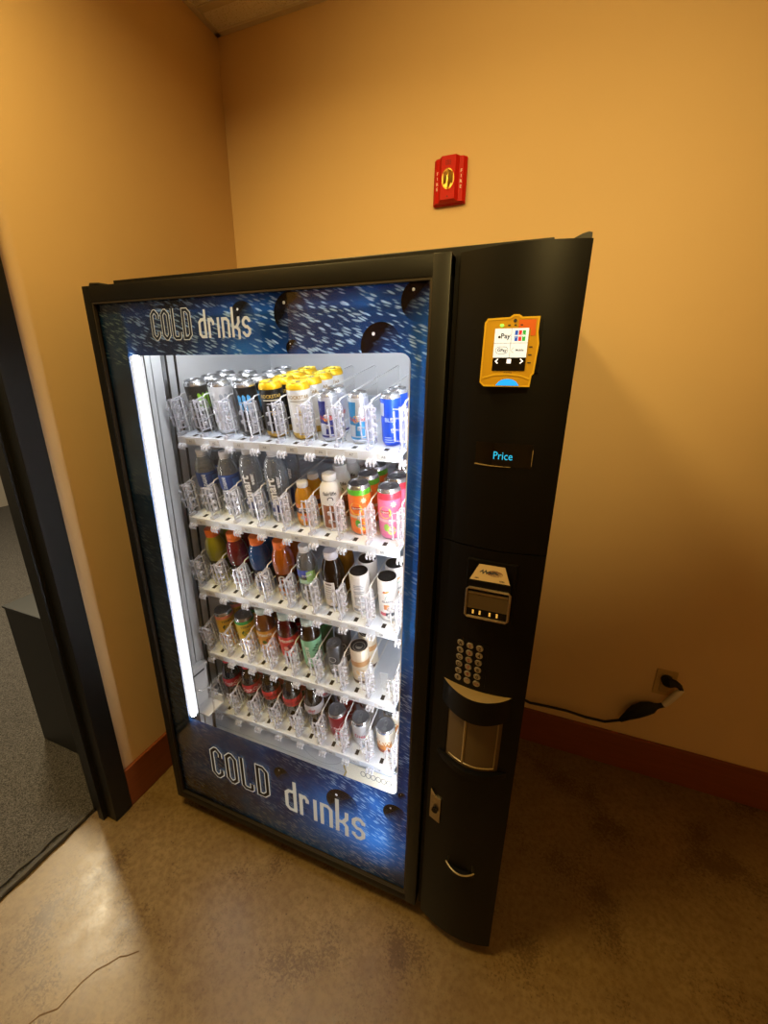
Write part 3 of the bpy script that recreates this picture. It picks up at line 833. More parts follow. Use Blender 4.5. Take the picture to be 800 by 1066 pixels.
# ------------------------------------------------------------------ fire alarm
FA = empty('fire_alarm', (.750, WY, 2.266))
tag(FA, 'red wall-mounted fire alarm with clear strobe lens high on the tan wall', 'fire alarm')
M_red = mat('red_plastic', '#c2170d', .5, spec=.2); M_wht = mat('white_letters', '#f3dcd4', .5)
m = MB()
m.cbox(-.056, .056, -.016, -.0004, -.066, .066, .002)
pr_ = [(-.056, -.016), (-.047, -.027), (-.034, -.031), (-.024, -.045), (.024, -.045), (.034, -.031), (.047, -.027), (.056, -.016)]
k = len(pr_)
vs = [(x, y, -.064+(.004 if y < -.04 else 0)) for x, y in pr_]+[(x, y, .064) for x, y in pr_]
m.add(vs, [(i, i+1, k+i+1, k+i) for i in range(k-1)]+[tuple(range(k-1, -1, -1)), tuple(range(k, 2*k)), (0, k, 2*k-1, k-1)])
for i in range(4):
    for j in range(3): m.box(-.010+i*.005, -.0075+i*.005, -.0455, -.044, .038+j*.005, .0405+j*.005, 1)
m.flat(disc(.0, -.052, .0025), onfront(-.0454), 1)
m.build('alarm_body', [M_red, mat('alarm_hole', '#3a0705', .6)], FA)
for s_ in (-1, 1):
    le = MB()
    for i, ch in enumerate('FIRE'):
        le.flat(shift(txt(ch, .013, bold=.015), s_*.041, .022-.015*i), lambda x, z: (x, -.0316+.004*(abs(x)-.034)/.013, z), 0)
    le.build('lettering', M_wht, FA)
st_ = MB()
prof = [(0, 0.022), (.012, .020), (.020, .013), (.0235, 0)]
vs = []; n = 20
for r_, d_ in prof[::-1]:
    for q in range(n): vs.append((r_*cos(2*PI*q/n), -.045-d_, -.002+r_*1.38*sin(2*PI*q/n)))
fs = [(i*n+q, i*n+(q+1) % n, (i+1)*n+(q+1) % n, (i+1)*n+q) for i in range(3) for q in range(n)]
st_.add(vs, fs, 0, False)
st_.build('strobe_lens', clear('strobe_clear', '#fff4d8', .22, .08), FA)
rf = MB(); rf.flat(disc(0, -.002, .0215, .030), onfront(-.0458), 0); rf.add([(-.017, -.046, .016), (.0, -.058, .022), (.017, -.046, .016), (.013, -.056, .002), (-.013, -.056, .002), (-.017, -.046, -.018), (0, -.054, -.008), (.017, -.046, -.018)], [(0, 4, 1), (1, 4, 3), (1, 3, 2), (0, 5, 4), (4, 5, 6), (4, 6, 3), (3, 6, 7), (3, 7, 2)], 0); rf.tube([(-.004, -.047, .018), (.003, -.055, .01), (-.002, -.056, 0), (.004, -.053, -.012), (0, -.047, -.024)], .004, 8, 0)
rf.box(-.002, .002, -.058, -.047, -.03, .0, 0)
rf.build('strobe_reflector', mat('strobe_gold', '#c2a968', .3, 1), FA)

# ------------------------------------------------------------------ outlet, plug and cord
OP = empty('wall_outlet', (1.735, WY, .475)); tag(OP, 'cream wall outlet low on the tan wall right of the machine', 'outlet')
m = MB().cbox(-.036, .036, -.006, -.0004, -.058, .058, .003).build('cover_plate', mat('cream_plate', '#b99a62', .4), OP)
m = MB().cbox(-.017, .017, -.0085, -.005, .004, .040, .003).cbox(-.017, .017, -.0085, -.005, -.042, -.006, .003).build('receptacle', mat('cream_socket', '#a98d5c', .4), OP)
PC = empty('power_cord', (1.25, .80, .234)); tag(PC, 'black power cord with inline block running from the machine to the wall outlet', 'power cord')
PCl = Vector((1.25, .80, .234))
def lc(pts): return [tuple(Vector(p)-PCl) for p in pts]
MB().tube(lc([(1.10, .815, .30), (1.18, .812, .255), (1.25, .808, .236), (1.32, .806, .243), (1.40, .806, .247), (1.48, .806, .240), (1.552, .806, .243), (1.61, .806, .274)]), .0055, 8).build('cable', M_rub, PC)
MB().tube(lc([(1.606, .806, .270), (1.625, .804, .300), (1.635, .80, .318), (1.65, .80, .337), (1.675, .80, .360), (1.70, .80, .376), (1.712, .802, .384), (1.722, .804, .388), (1.742, .806, .398)]), [.008, .016, .021, .026, .027, .022, .013, .010, .009], 10).build('inline_block', M_rub, PC)
tag(MB().tube(lc([(1.738, .806, .396), (1.748, .805, .415), (1.770, .802, .465), (1.781, .80, .488)]), [.010, .0125, .0125, .009], 10).build('pigtail', mat('white_tape', '#d8cdb8', .6), PC), 'white wrapped section')
MB().tube(lc([(1.779, .800, .484), (1.772, .803, .497), (1.758, .806, .503), (1.742, .806, .502), (1.735, .815, .498), (1.735, .8345, .497)]), [.008, .010, .014, .019, .021, .020], 10).build('plug', M_rub, PC)

# ------------------------------------------------------------------ black box in the next room
BX = empty('storage_box', (-.6, .3, .006)); tag(BX, 'low black box standing on carpet behind the door frame', 'box')
MB().cbox(-.235, .22, -.30, .0, .0, .69, .003).build('carcass', M_box, BX)
MB().cbox(-.240, .225, -.305, .005, .6905, .7, .003).build('box_top', M_box, BX)

# ------------------------------------------------------------------ drinks
def bottle_label(parent, mb, mats): return mb.build('label', mats, parent)
M_can_end = mat('can_end', '#a3a5a8', .34, 1)
M_tab = mat('can_tab', '#b4b6b8', .3, 1)
CM = {}
def cm(h, rough=.28, metal=.35):
    k = (h, rough, metal)
    if k not in CM: CM[k] = mat('print_'+h.strip('#'), h, rough, metal)
    return CM[k]
def pm(h): return cm(h, .4, 0)
def make_can(name, h, r, bands, mats, deco=None, end=None, endcol=None, tabc=None, neck=.84):
    """bands: [(z_top_fraction, material index)]"""
    root = empty(name)
    rl_ = r*neck
    pts_ = [(0, .004), (r*.70, .003), (r*.76, 0), (r*.80, .0008), (r*.97, .009), (r, .013)]
    zt = h-.016
    marks = sorted(set([.013+(zt-.013)*k/8 for k in range(1, 8)]+[b*h for b, _ in bands if .013 < b*h < zt]))
    pts_ += [(r, z) for z in marks]+[(r, zt), (r*.985, zt+.004), (rl_+.001, h-.004), (rl_, h-.0025)]
    ms = []
    for i in range(len(pts_)-1):
        zm = (pts_[i][1]+pts_[i+1][1])/2/h
        mi = bands[-1][1]
        for b, k in bands:
            if zm <= b: mi = k; break
        ms.append(mi)
    body = MB().lathe(pts_, 30, ms=ms).build('body', mats, root)
    ld = MB().lathe([(rl_, h-.003), (rl_+.0012, h-.0012), (rl_+.0008, h), (rl_-.0012, h), (rl_-.0022, h-.0045), (rl_-.0045, h-.0055), (0, h-.0048)], 30)
    ld.flat(disc(0, -r*.42, r*.26, r*.22, 14), lambda x, z: (x, z, h-.0040), 1)
    ld.build('lid', [endcol or M_can_end, M_tab], root)
    tb_ = MB()
    tb_.tube([(x, z, h-.0030) for x, z in arcpts(0, r*.22, r*.17, r*.24, 0, 360, 14)[:-1]], .0012, 6, 0, True)
    tb_.box(-r*.16, r*.16, -r*.16, r*.10, h-.0042, h-.0028, 0)
    tb_.build('pull_tab', tabc or M_tab, root)
    if deco:
        d = MB(); dm = deco(d, r, h); d.build('lettering', dm, body)
    return root
def make_tin(name, h, r, mats, deco, lidm):
    """straight-sided can under a flat dark cap"""
    root = empty(name)
    body = MB().lathe([(0, .002), (r*.9, 0), (r*.97, .003), (r, .008), (r, h*.3), (r, h*.6), (r, h-.010), (r*.985, h-.006), (r*.95, h-.004)], 30, ms=[1, 1, 1, 0, 0, 0, 0, 0]).build('body', mats, root)
    ld = MB().lathe([(r*.965, h-.010), (r*.985, h-.004), (r*.965, h), (r*.91, h), (r*.89, h-.006), (0, h-.006)], 30, ms=[1, 1, 1, 0, 0])
    ld.build('lid', [lidm, mats[0]], root)
    MB().cbox(-r*.3, r*.3, -r*.05, r*.45, h-.0062, h-.0042, .0008).build('pull_tab', lidm, root)
    d = MB(); dm = deco(d, r, h); d.build('lettering', dm, body)
    return root
def make_bottle(name, prof, shellm, drinkm, capm, cap, label=None, deco=None, fill=.93, labelm=None, n=30, capridge=True):
    """prof (r,z) from base to neck top; cap (r,z0,z1); label (z0,z1,gap)"""
    root = empty(name)
    bt = MB().lathe(prof, n).build('bottle', shellm, root)
    top = prof[-1][1]
    if drinkm:
        pr2 = [(max(0, r_-.0012), z+.001) for r_, z in prof if z <= top*fill]
        pr2.append((0, pr2[-1][1]))
        MB().lathe(pr2, n).build('drink', drinkm, root)
    cr_, c0, c1 = cap
    c = MB().lathe([(cr_*.96, c0), (cr_, c0+.002), (cr_, c1-.003), (cr_*.93, c1-.0005), (0, c1)], 24)
    if capridge:
        for k in range(24):
            a = 2*PI*k/24; x, y_ = cr_*cos(a), cr_*sin(a)
            c.tube([(x, y_, c0+.003), (x, y_, c1-.004)], .0006, 4)
    c.lathe([(cr_*1.0, c0-.0045), (cr_*1.03, c0-.003), (cr_*.98, c0-.001), (cr_*.9, c0-.001)], 24)
    c.build('cap', capm, root)
    def rad(z):
        for (ra, za), (rb, zb) in zip(prof, prof[1:]):
            if za <= z <= zb and zb > za: return ra+(rb-ra)*(z-za)/(zb-za)
        return prof[-1][0]
    if label:
        l0, l1 = label
        zs = sorted(set([l0, l1]+[z for _, z in prof if l0 < z < l1]))
        lab = MB().lathe([(rad(z)+.0007, z) for z in zs], n).build('label', labelm, root)
    else: lab = bt
    if deco:
        d = MB(); dm = deco(d, rad); d.build('lettering', dm, lab)
    return root
def kids(o): return [c for c in bpy.data.objects if c.parent == o]
def copy_tree(o, parent=None):
    c = o.copy(); COL.objects.link(c)
    if parent: c.parent = parent
    for ch in kids(o): copy_tree(ch, c)
    return c
ORD = ['front', 'second', 'third', 'fourth', 'fifth']
SHELF = ['top tray', 'second tray', 'middle tray', 'fourth tray', 'lowest tray']
def lane(proto, shelf, k, n, pitch, label, cat, rot=0, y0=None, rmax=.033, jitter=6, dx=0, zoff=.0012, group=None, start=0):
    y0 = y0 if y0 is not None else TY0+.040+rmax
    for j in range(n):
        o = proto if j == 0 else copy_tree(proto)
        o.location = TRAY_M[shelf]@Vector((P0+(k+.5)*PITCH+dx, y0+j*pitch-TY0, zoff))
        o.rotation_mode = 'ZYX'; o.rotation_euler.x = TILT
        o.rotation_euler.z = math.radians(rot+(random.uniform(-jitter, jitter) if j == 0 else random.uniform(-25, 25)))
        tag(o, '%s, %s on %s' % (label, ORD[j+start]+(' of its row' if j+start == 0 else ' back'), SHELF[shelf]), cat, group or label)

# ---- top tray
def claw(m, r, th, z, s, mi):
    for k, (x, l) in enumerate(((-.011, .040), (0, .052), (.011, .036))):
        x *= s; l *= s
        w = .0042*s
        p = [(x-w, .018*s), (x-w*.2, .022*s), (x+w, .017*s), (x+w*.9, .0), (x+w*1.3, -.012*s), (x+w*.5, -.02*s), (x+w*.6, .018*s-l), (x-w*.4, -.012*s), (x-w*.9, -.004*s)]
        m.flat(poly(p[::-1]), cyl(r+.0004, th, z), mi)
def d_claw(col, txtcol, side):
    def f(m, r, h):
        claw(m, r, .15, h*.60, 1.25, 0)
        m.flat(txt('MONSTER', .014, rot=90, bold=.01), cyl(r+.0004, -1.05, h*.55), 1)
        m.flat(txt('ENERGY', .008), cyl(r+.0004, .15, h*.20), 1)
        return [pm(col), pm(txtcol)]
    return f
can1 = make_can('energy_drink_can', .157, .033, [(.03, 1), (.90, 0), (1, 1)], [cm('#23221f', .35, .2), cm('#c6c8ca', .25, .9)], d_claw('#7fb52a', '#8f8d80', 1))
lane(can1, 0, 0, 3, .069, 'tall black energy drink can with green claw mark', 'can', 62)
can2 = make_can('energy_drink_can', .157, .033, [(.03, 1), (.90, 0), (1, 1)], [cm('#d9dbdd', .35, .25), cm('#c6c8ca', .25, .9)], d_claw('#9da3ab', '#8a8f98', 1))
lane(can2, 0, 1, 3, .069, 'tall silver-white energy drink can with grey claw mark', 'can', 50)
can3 = make_can('energy_drink_can', .157, .033, [(.03, 1), (.90, 0), (1, 1)], [cm('#15181c', .3, .2), cm('#c6c8ca', .25, .9)], d_claw('#4fa3dc', '#9fb2c0', 1))
lane(can3, 0, 2, 4, .069, 'tall black energy drink can with blue claw mark', 'can', 18)
def d_rock(c1, c2):
    def f(m, r, h):
        m.flat(txt('ROCKSTAR', .0135, bold=.02, sx=.9), cyl(r+.0004, .25, h*.755), 0)
        m.flat(rect(-.026, .026, -.0012, .0012, 8), cyl(r+.0004, .25, h*.69), 1)
        st5 = [((.011 if k % 2 == 0 else .0045)*sin(PI*k/5), (.011 if k % 2 == 0 else .0045)*cos(PI*k/5)) for k in range(10)]
        m.flat(poly(st5[::-1]), cyl(r+.0004, .25, h*.48), 0)
        return [pm(c1), pm(c2)]
    return f
can4 = make_can('energy_drink_can', .157, .033, [(.13, 1), (.875, 0), (1, 2)], [cm('#1b1a18', .32, .2), cm('#b08a34', .3, .7), cm('#e8b814', .3, .4)], d_rock('#d2b25a', '#e6e0cc'), endcol=cm('#ead04a', .3, .5))
lane(can4, 0, 3, 4, .069, 'tall black can with yellow rim and gold base', 'can', 20)
can5 = make_can('energy_drink_can', .157, .033, [(.13, 1), (.875, 0), (1, 2)], [cm('#e6e4de', .32, .2), cm('#b89440', .3, .7), cm('#e8b814', .3, .4)], d_rock('#a2854a', '#8d8673'), endcol=cm('#ead04a', .3, .5))
lane(can5, 0, 4, 4, .069, 'tall white can with yellow rim and gold base', 'can', 12)
def d_bull(c1, c2, full=False, word='Red Bull'):
    def f(m, r, h):
        if not full:
            m.flat(rect(-.034, -.006, -.5*h+.052, .5*h-.022, 10), lambda x, z: cyl(r+.0003, .15, h*.5)(x+z*.08, z), 0)
            m.flat(rect(-.006, .020, -.5*h+.022, -.006, 8), lambda x, z: cyl(r+.0004, .15, h*.5)(x+z*.08, z), 0)
            m.flat(rect(-.085, .080, 0, .006, 40), cyl(r+.00035, 0, .013), 0)
            m.flat(txt(word, .016, shear=.2, bold=.02), cyl(r+.0007, .10, h*.5), 1)
            m.flat(disc(-.006, 0, .008, .010, 16), cyl(r+.00055, .15, h*.5), 2)
        else:
            m.flat(rect(-.040, -.020, .012, .5*h-.022, 8), lambda x, z: cyl(r+.0003, .15, h*.5)(x+z*.06, z), 0)
            m.flat(txt(word, .014, bold=.03), cyl(r+.0006, .10, h*.52), 1)
            for q in range(3): m.flat(rect(-.016, .004+.004*q, 0, .002, 6), cyl(r+.0006, 0, h*.17-.006*q), 1)
        return [cm(c1), pm(c2), pm('#e2a93c')]
    return f
can6 = make_can('slim_can', .134, .0265, [(.07, 1), (.93, 0), (1, 2)], [cm('#cfd3da', .3, .55), cm('#d4d8dd', .25, .7), cm('#d4d8dd', .25, .8)], d_bull('#1d2a74', '#c2383a'))
lane(can6, 0, 5, 2, .056, 'slim silver and navy energy can with red lettering', 'can', 14, rmax=.0265)
can7 = make_can('slim_can', .134, .0265, [(.07, 1), (.93, 0), (1, 2)], [cm('#d5dade', .3, .55), cm('#d4d8dd', .25, .7), cm('#d4d8dd', .25, .8)], d_bull('#2f86bd', '#b8423e'))
lane(can7, 0, 6, 1, .056, 'slim silver and sky blue energy drink can', 'can', 10, rmax=.0265)
can8 = make_can('slim_can', .134, .0265, [(.90, 0), (1, 1)], [cm('#1e50cf', .3, .3), cm('#d4d8dd', .25, .8)], d_bull('#c3cbd8', '#a9bce6', True, 'BLUE'))
lane(can8, 0, 7, 2, .056, 'slim bright blue energy drink can with silver lettering', 'can', 4, rmax=.0265)

# ---- second tray
M_pet = clear('clear_bottle', '#eceff2', .16, .05, '#dfe4ea', .20)
M_water = clear('water', '#e8ecf0', .05, .03, '#ccd4dc', .30)
capW = mat('white_cap', '#e9ebec', .35)
P_water = [(0, .003), (.022, .0), (.029, .003), (.0325, .012), (.0325, .03), (.031, .034), (.0325, .038), (.0325, .06), (.031, .064), (.0325, .068), (.0325, .138), (.031, .150), (.026, .168), (.018, .184), (.0135, .192), (.0125, .206)]
def d_dasani(m, rad):
    r_ = .0325
    m.flat(txt('DASANI', .0165, rot=90, bold=.03, sx=.66), cyl(r_+.0014, -.15, .117), 0)
    m.flat(rect(-.012, .012, -.012, .012, 6), cyl(r_+.0012, .95, .117), 1)
    m.flat(rect(-.02, .02, -.001, .001, 6), cyl(r_+.0013, .3, .138), 1)
    return [pm('#d5dfef'), pm('#2f62b8')]
for k in (0, 1):
    wb = make_bottle('water_bottle', P_water, M_pet, M_water, capW, (.0148, .193, .212), (.094, .142), d_dasani, .9, pm('#173a86'))
    lane(wb, 1, k, 2, .070, ('leftmost clear water bottle with blue label' if k == 0 else 'clear blue labelled water bottle beside taller bottles'), 'bottle', 40-18*k)
P_smart = [(0, .003), (.022, 0), (.030, .003), (.0335, .012), (.0335, .05), (.0335, .10), (.0335, .15), (.0325, .168), (.029, .188), (.022, .202), (.0155, .211), (.0130, .215), (.0125, .226)]
def d_smart(m, rad):
    r_ = .0335
    m.flat(txt('smart', .040, rot=90, bold=.03, sx=.92), cyl(r_+.0012, -.10, .108), 0)
    m.flat(txt('water', .017, rot=90, sx=.9, bold=.02), cyl(r_+.0012, .55, .138), 0)
    p = arcpts(0, 0, .021, .034, 90, 270, 12)[::1]
    m.flat(rect(-.022, .022, -.040, .022, 10), lambda x, z: cyl(r_+.0006, .05, .070)(x, max(z, -.040+.016*(abs(x)/.022)**2) if z < 0 else z-.022*(.5-x/.044)), 1)
    return [pm('#eef1f5'), pm('#1c2a66')]
for k in (2, 3):
    sb = make_bottle('water_bottle', P_smart, M_pet, M_water, capW, (.0150, .215, .231), None, d_smart, .93)
    lane(sb, 1, k, 2, .070, ('tall clear smart lettered bottle beside blue labels' if k == 2 else 'tall clear smart lettered bottle beside orange juice'), 'bottle', 26-8*k, rmax=.0335)
P_juice = [(0, .003), (.020, 0), (.026, .003), (.0285, .012), (.0285, .03), (.0275, .05), (.0285, .072), (.0285, .085), (.026, .102), (.020, .118), (.0155, .124), (.0145, .136)]
def d_juice(m, rad):
    r_ = .0285
    m.flat(rect(-.03, .03, -.0125, .004, 12), cyl(r_+.0012, .1, .060), 0)
    m.flat(stroke([(-.018, -.002), (-.012, .003), (-.006, -.003), (.0, .003), (.006, -.003), (.012, .003), (.018, -.001)], .0028), cyl(r_+.0015, .1, .056), 1)
    m.flat(disc(0, 0, .012, .010), cyl(r_+.0012, .3, .032), 2); m.flat(disc(0, 0, .008, .007), cyl(r_+.0014, -.3, .030), 3)
    return [pm('#3a2a3c'), pm('#e9dcc8'), pm('#e98aa0'), pm('#f0c23a')]
jb = make_bottle('juice_bottle', P_juice, liquid('orange_juice', '#e2a01c'), None, capW, (.0165, .124, .141), (.018, .078), d_juice, .9, pm('#e08a2a'))
lane(jb, 1, 4, 2, .062, 'small orange juice bottle with white cap', 'bottle', 15, rmax=.0285)
P_milk = [(0, .003), (.024, 0), (.030, .003), (.033, .012), (.033, .05), (.033, .10), (.032, .122), (.028, .140), (.021, .150), (.0175, .154), (.0165, .168)]
def d_milk(m, rad):
    r_ = .033
    m.flat(txt('fairlife', .0165, bold=.015), cyl(r_+.0006, .2, .122), 0)
    m.flat(stroke(arcpts(0, 0, .008, .007, -30, 200, 8), .0025), cyl(r_+.0006, .2, .104), 0)
    m.flat(rect(-.030, .030, -.038, .035, 14), cyl(r_+.0004, .25, .050), 1)
    m.flat(rect(-.003, .003, -.016, .016, 2), cyl(r_+.0008, .1, .05), 2)
    m.flat(rect(-.013, .013, -.02, .018, 4), cyl(r_+.0007, .55, .048), 3)
    return [pm('#1d2430'), pm('#8d5634'), pm('#ead9c4'), pm('#5a2f1c')]
mb_ = make_bottle('milk_shake_bottle', P_milk, mat('white_bottle', '#e4e4e2', .35), None, capW, (.0205, .154, .174), None, d_milk)
lane(mb_, 1, 5, 4, .069, 'white milk drink bottle with brown lower label', 'bottle', 15)
def d_tea(a, b_, c, d2):
    def f(m, r, h):
        m.flat(rect(-.045, .045, -.030, .022, 20), cyl(r+.0004, .1, h*.66), 3)
        m.flat(disc(0, 0, .0185, .0185, 22), cyl(r+.0007, -.12, h*.56), 0)
        m.flat(rect(-.014, .014, -.0045, .0045, 6), cyl(r+.0009, -.12, h*.57), 1)
        m.flat(txt('Lipton', .0085, bold=.02), cyl(r+.0011, -.12, h*.57), 2)
        st5 = [((.010 if k % 2 == 0 else .006)*sin(PI*k/7), (.010 if k % 2 == 0 else .006)*cos(PI*k/7)) for k in range(14)]
        m.flat(poly(st5[::-1]), cyl(r+.0009, .62, h*.72), 4)
        m.flat(disc(.004, 0, .012, .014), cyl(r+.0005, .25, h*.20), 5); m.flat(disc(-.010, .006, .008, .012), cyl(r+.0006, .25, h*.22), 6)
        m.flat(rect(-.05, .05, -.005, .004, 20), cyl(r+.0005, .05, h*.40), 7)
        return [pm('#f2cf4c'), pm('#b01c26'), pm('#f4ece0'), pm(a), pm('#f4e9c0'), pm(b_), pm(c), pm(d2)]
    return f
tea1 = make_can('iced_tea_can', .155, .033, [(.82, 0), (.94, 1), (1, 2)], [cm('#e8762a', .32, .2), cm('#5cb531', .3, .25), cm('#c6c8ca', .25, .9)], d_tea('#ef7a2c', '#f0c026', '#4f9c30', '#d9c9b2'))
lane(tea1, 1, 6, 3, .069, 'orange iced tea can with green top', 'can', 12)
tea2 = make_can('iced_tea_can', .155, .033, [(.52, 0), (.94, 1), (1, 2)], [cm('#e27aa4', .32, .2), cm('#d93a4c', .3, .25), cm('#c6c8ca', .25, .9)], d_tea('#e8739c', '#d8e07a', '#8cbb46', '#e6b8c8'))
lane(tea2, 1, 7, 3, .069, 'pink and red iced tea can', 'can', 2)

# ---- middle tray
M_shell = clear('colour_bottle', '#ffffff', .14, .04)
capO = mat('orange_cap', '#f07a1c', .35)
P_sport = [(0, .003), (.024, 0), (.031, .003), (.0345, .012), (.0345, .03), (.032, .05), (.033, .075), (.0345, .092), (.0355, .102), (.0365, .125), (.0345, .147), (.029, .166), (.0215, .180), (.0195, .184), (.0190, .200)]
def d_gat(m, rad):
    r_ = .034
    m.flat(stroke(arcpts(0, 0, .011, .015, 40, 320, 14)+[(.010, -.001), (.003, -.001)], .0055), cyl(r_+.0018, 0, .072), 0)
    m.flat(poly([(.004, .012), (-.004, -.002), (.001, -.002), (-.003, -.014), (.006, .002), (.001, .002)]), cyl(r_+.0021, .05, .072), 1)
    m.flat(rect(-.028, .028, -.001, .001, 10), cyl(r_+.0019, 0, .047), 0)
    return [pm('#d9d6d0'), pm('#e6731c')]
SP = [('#c4c01c', 'yellow-green', '#4a4a26'), ('#861022', 'red', '#3c2a2a'), ('#12549c', 'blue', '#2a3844'), ('#de7812', 'orange', '#5a3a1c')]
for k, (lc_, nm, lb_) in enumerate(SP):
    b_ = make_bottle('sports_drink_bottle', P_sport, M_shell, liquid('sports_drink_'+nm.replace('-', '_'), lc_), capO, (.0225, .184, .207), (.038, .094), d_gat, .99, clear('sheer_label_'+nm.replace('-', '_'), '#c8c4bc', .08, .2, lb_, .45))
    lane(b_, 2, k, 2, .074, nm+' sports drink bottle with orange cap', 'bottle', 40-9*k, rmax=.0365)
P_prop = [(0, .003), (.022, 0), (.029, .003), (.0325, .012), (.0325, .05), (.0325, .12), (.0320, .140), (.028, .162), (.0205, .180), (.0155, .187), (.0145, .200)]
def d_prop(m, rad):
    r_ = .0325
    m.flat(rect(-.034, .010, -.014, .012, 14), cyl(r_+.0013, -.1, .118), 0); m.flat(rect(.004, .034, -.024, .014, 12), cyl(r_+.0015, -.1, .112), 1)
    m.flat(rect(-.03, .02, -.012, .003, 12), cyl(r_+.0014, .1, .092), 2)
    m.flat(txt('Propel', .012, rot=14, bold=.02), cyl(r_+.0018, .05, .112), 3)
    return [pm('#3f52b4'), pm('#9fcf7c'), pm('#b4dcc0'), pm('#f0f3f4')]
b_ = make_bottle('flavoured_water_bottle', P_prop, M_pet, M_water, capW, (.0170, .188, .207), (.075, .134), d_prop, .93, clear('sheer_label_green', '#e6efe8', .06, .2, '#bcd8c8', .35))
lane(b_, 2, 4, 1, .07, 'clear water bottle with blue and green label', 'bottle', 18)
P_cof = [(0, .003), (.024, 0), (.031, .003), (.0345, .012), (.0345, .06), (.0345, .125), (.033, .142), (.028, .160), (.0215, .176), (.0190, .182), (.0185, .193)]
def d_cof(m, rad):
    r_ = .0345
    m.flat(rect(-.034, .010, -.048, .045, 14), cyl(r_+.0008, -.15, .060), 0)
    for q in range(6): m.flat(rect(-.026, .0, -.001, .001, 6), cyl(r_+.0011, -.15, .040+q*.009), 1)
    m.flat(rect(-.026, -.004, -.002, .003, 6), cyl(r_+.0011, 0, .096), 1)
    return [pm('#e2e0dc'), pm('#55504a')]
b_ = make_bottle('coffee_bottle', P_cof, liquid('black_coffee', '#1c0f0b'), None, mat('lilac_white_cap', '#dcdae4', .35), (.0215, .182, .203), None, d_cof)
lane(b_, 2, 5, 1, .072, 'dark coffee bottle with white cap and label', 'bottle', 20, rmax=.0345)
b_ = make_bottle('coffee_bottle', P_cof, liquid('amber_drink', '#8a5a12'), None, capW, (.0215, .182, .203), None, None)
lane(b_, 2, 5, 1, .072, 'amber bottle behind the dark coffee bottle', 'bottle', 20, y0=TY0+.040+.0345+.074, start=1)
M_lidb = mat('black_lid', '#16130f', .35)
def d_tin1(m, r, h):
    for q, (w, z) in enumerate(((.030, .76), (.034, .72), (.028, .68), (.034, .60), (.030, .56), (.034, .45))):
        m.flat(rect(-w/2, w/2, -.0012, .0012, 8), cyl(r+.0004, .1, h*z), 0)
    m.flat(rect(-.016, .016, -.014, .014, 8), cyl(r+.0004, .1, h*.34), 1)
    m.flat(rect(-.025, .028, -.005, .006, 12), cyl(r+.0004, .15, h*.13), 0)
    return [pm('#8d929c'), pm('#c2c6cc')]
c_ = make_tin('coffee_can', .148, .030, [cm('#e8e6e3', .35, .05), cm('#cfd0d0', .3, .6)], d_tin1, M_lidb)
lane(c_, 2, 6, 2, .066, 'white can with black lid and grey print', 'can', 12, rmax=.030)
def d_tin2(m, r, h):
    m.flat(poly([(-.014, -.006), (-.004, -.004), (.008, .002), (.016, .011), (.002, .007), (-.008, .001)]), cyl(r+.0004, .1, h*.76), 0)
    m.flat(poly([(-.012, -.006), (.0, -.004), (.010, .003), (.0, .003), (-.008, -.001)]), cyl(r+.0007, .12, h*.75), 1)
    m.flat(stroke([(-.006, -.012), (-.004, .0), (.003, .006), (.008, .004)], .0016), cyl(r+.0005, .1, h*.62), 2)
    m.flat(txt('ISLAND', .0095, bold=.02), cyl(r+.0005, .1, h*.50), 3)
    m.flat(rect(-.011, .008, -.010, .008, 5), cyl(r+.0005, .1, h*.37), 4)
    m.flat(rect(-.026, -.006, -.006, .006, 6), cyl(r+.0005, .1, h*.18), 5); m.flat(rect(-.006, .02, -.006, .006, 6), cyl(r+.0005, .1, h*.18), 3)
    return [pm('#b33a22'), pm('#e2a03a'), pm('#6fa89a'), pm('#3f4652'), pm('#cf8a5a'), pm('#c65a6a')]
c_ = make_tin('coconut_water_can', .148, .030, [cm('#ecebe8', .35, .05), cm('#cfd0d0', .3, .6)], d_tin2, M_lidb)
lane(c_, 2, 7, 2, .066, 'white can with black lid and coloured leaf print', 'can', 4, rmax=.030)

# ---- fourth tray
def d_yerba(dark):
    def f(m, r, h):
        m.flat(txt('YERBA', .013, bold=.02), cyl(r+.0004, .1, h*.77), 0)
        m.flat(disc(0, 0, .019, .014, 20), cyl(r+.0005, .1, h*.60), 0)
        m.flat(stroke(arcpts(0, 0, .012, .008, 0, 360, 14)[:-1], .003, True), cyl(r+.0007, .1, h*.60), 1)
        m.flat(rect(-.045, .045, -.009, .006, 18), cyl(r+.0004, .0, h*.30), 2)
        return [pm(dark), pm('#8a9a2c'), pm('#c87832')]
    return f
c_ = make_can('yerba_can', .155, .033, [(.84, 0), (.92, 1), (1, 2)], [cm('#d8a820', .34, .15), cm('#e08a70', .3, .2), cm('#b9bbbd', .25, .9)], d_yerba('#3a3c14'))
lane(c_, 3, 0, 2, .069, 'yellow tea can with pink band at the top', 'can', 42)
c_ = make_can('yerba_can', .155, .033, [(.84, 0), (.92, 1), (1, 2)], [cm('#d2b01c', .34, .15), cm('#2f8f3e', .3, .2), cm('#b9bbbd', .25, .9)], d_yerba('#2a4a1c'))
lane(c_, 3, 1, 2, .069, 'yellow tea can with green band at the top', 'can', 34)
P_ari = [(0, .003), (.024, 0), (.031, .003), (.0345, .012), (.0345, .03), (.033, .045), (.0345, .06), (.0345, .132), (.0335, .150), (.029, .170), (.0225, .182), (.0200, .186), (.0195, .198)]
P_ari = [(r_, z*1.05) for r_, z in P_ari]
capG = mat('white_green_cap', '#cfe0d8', .35)
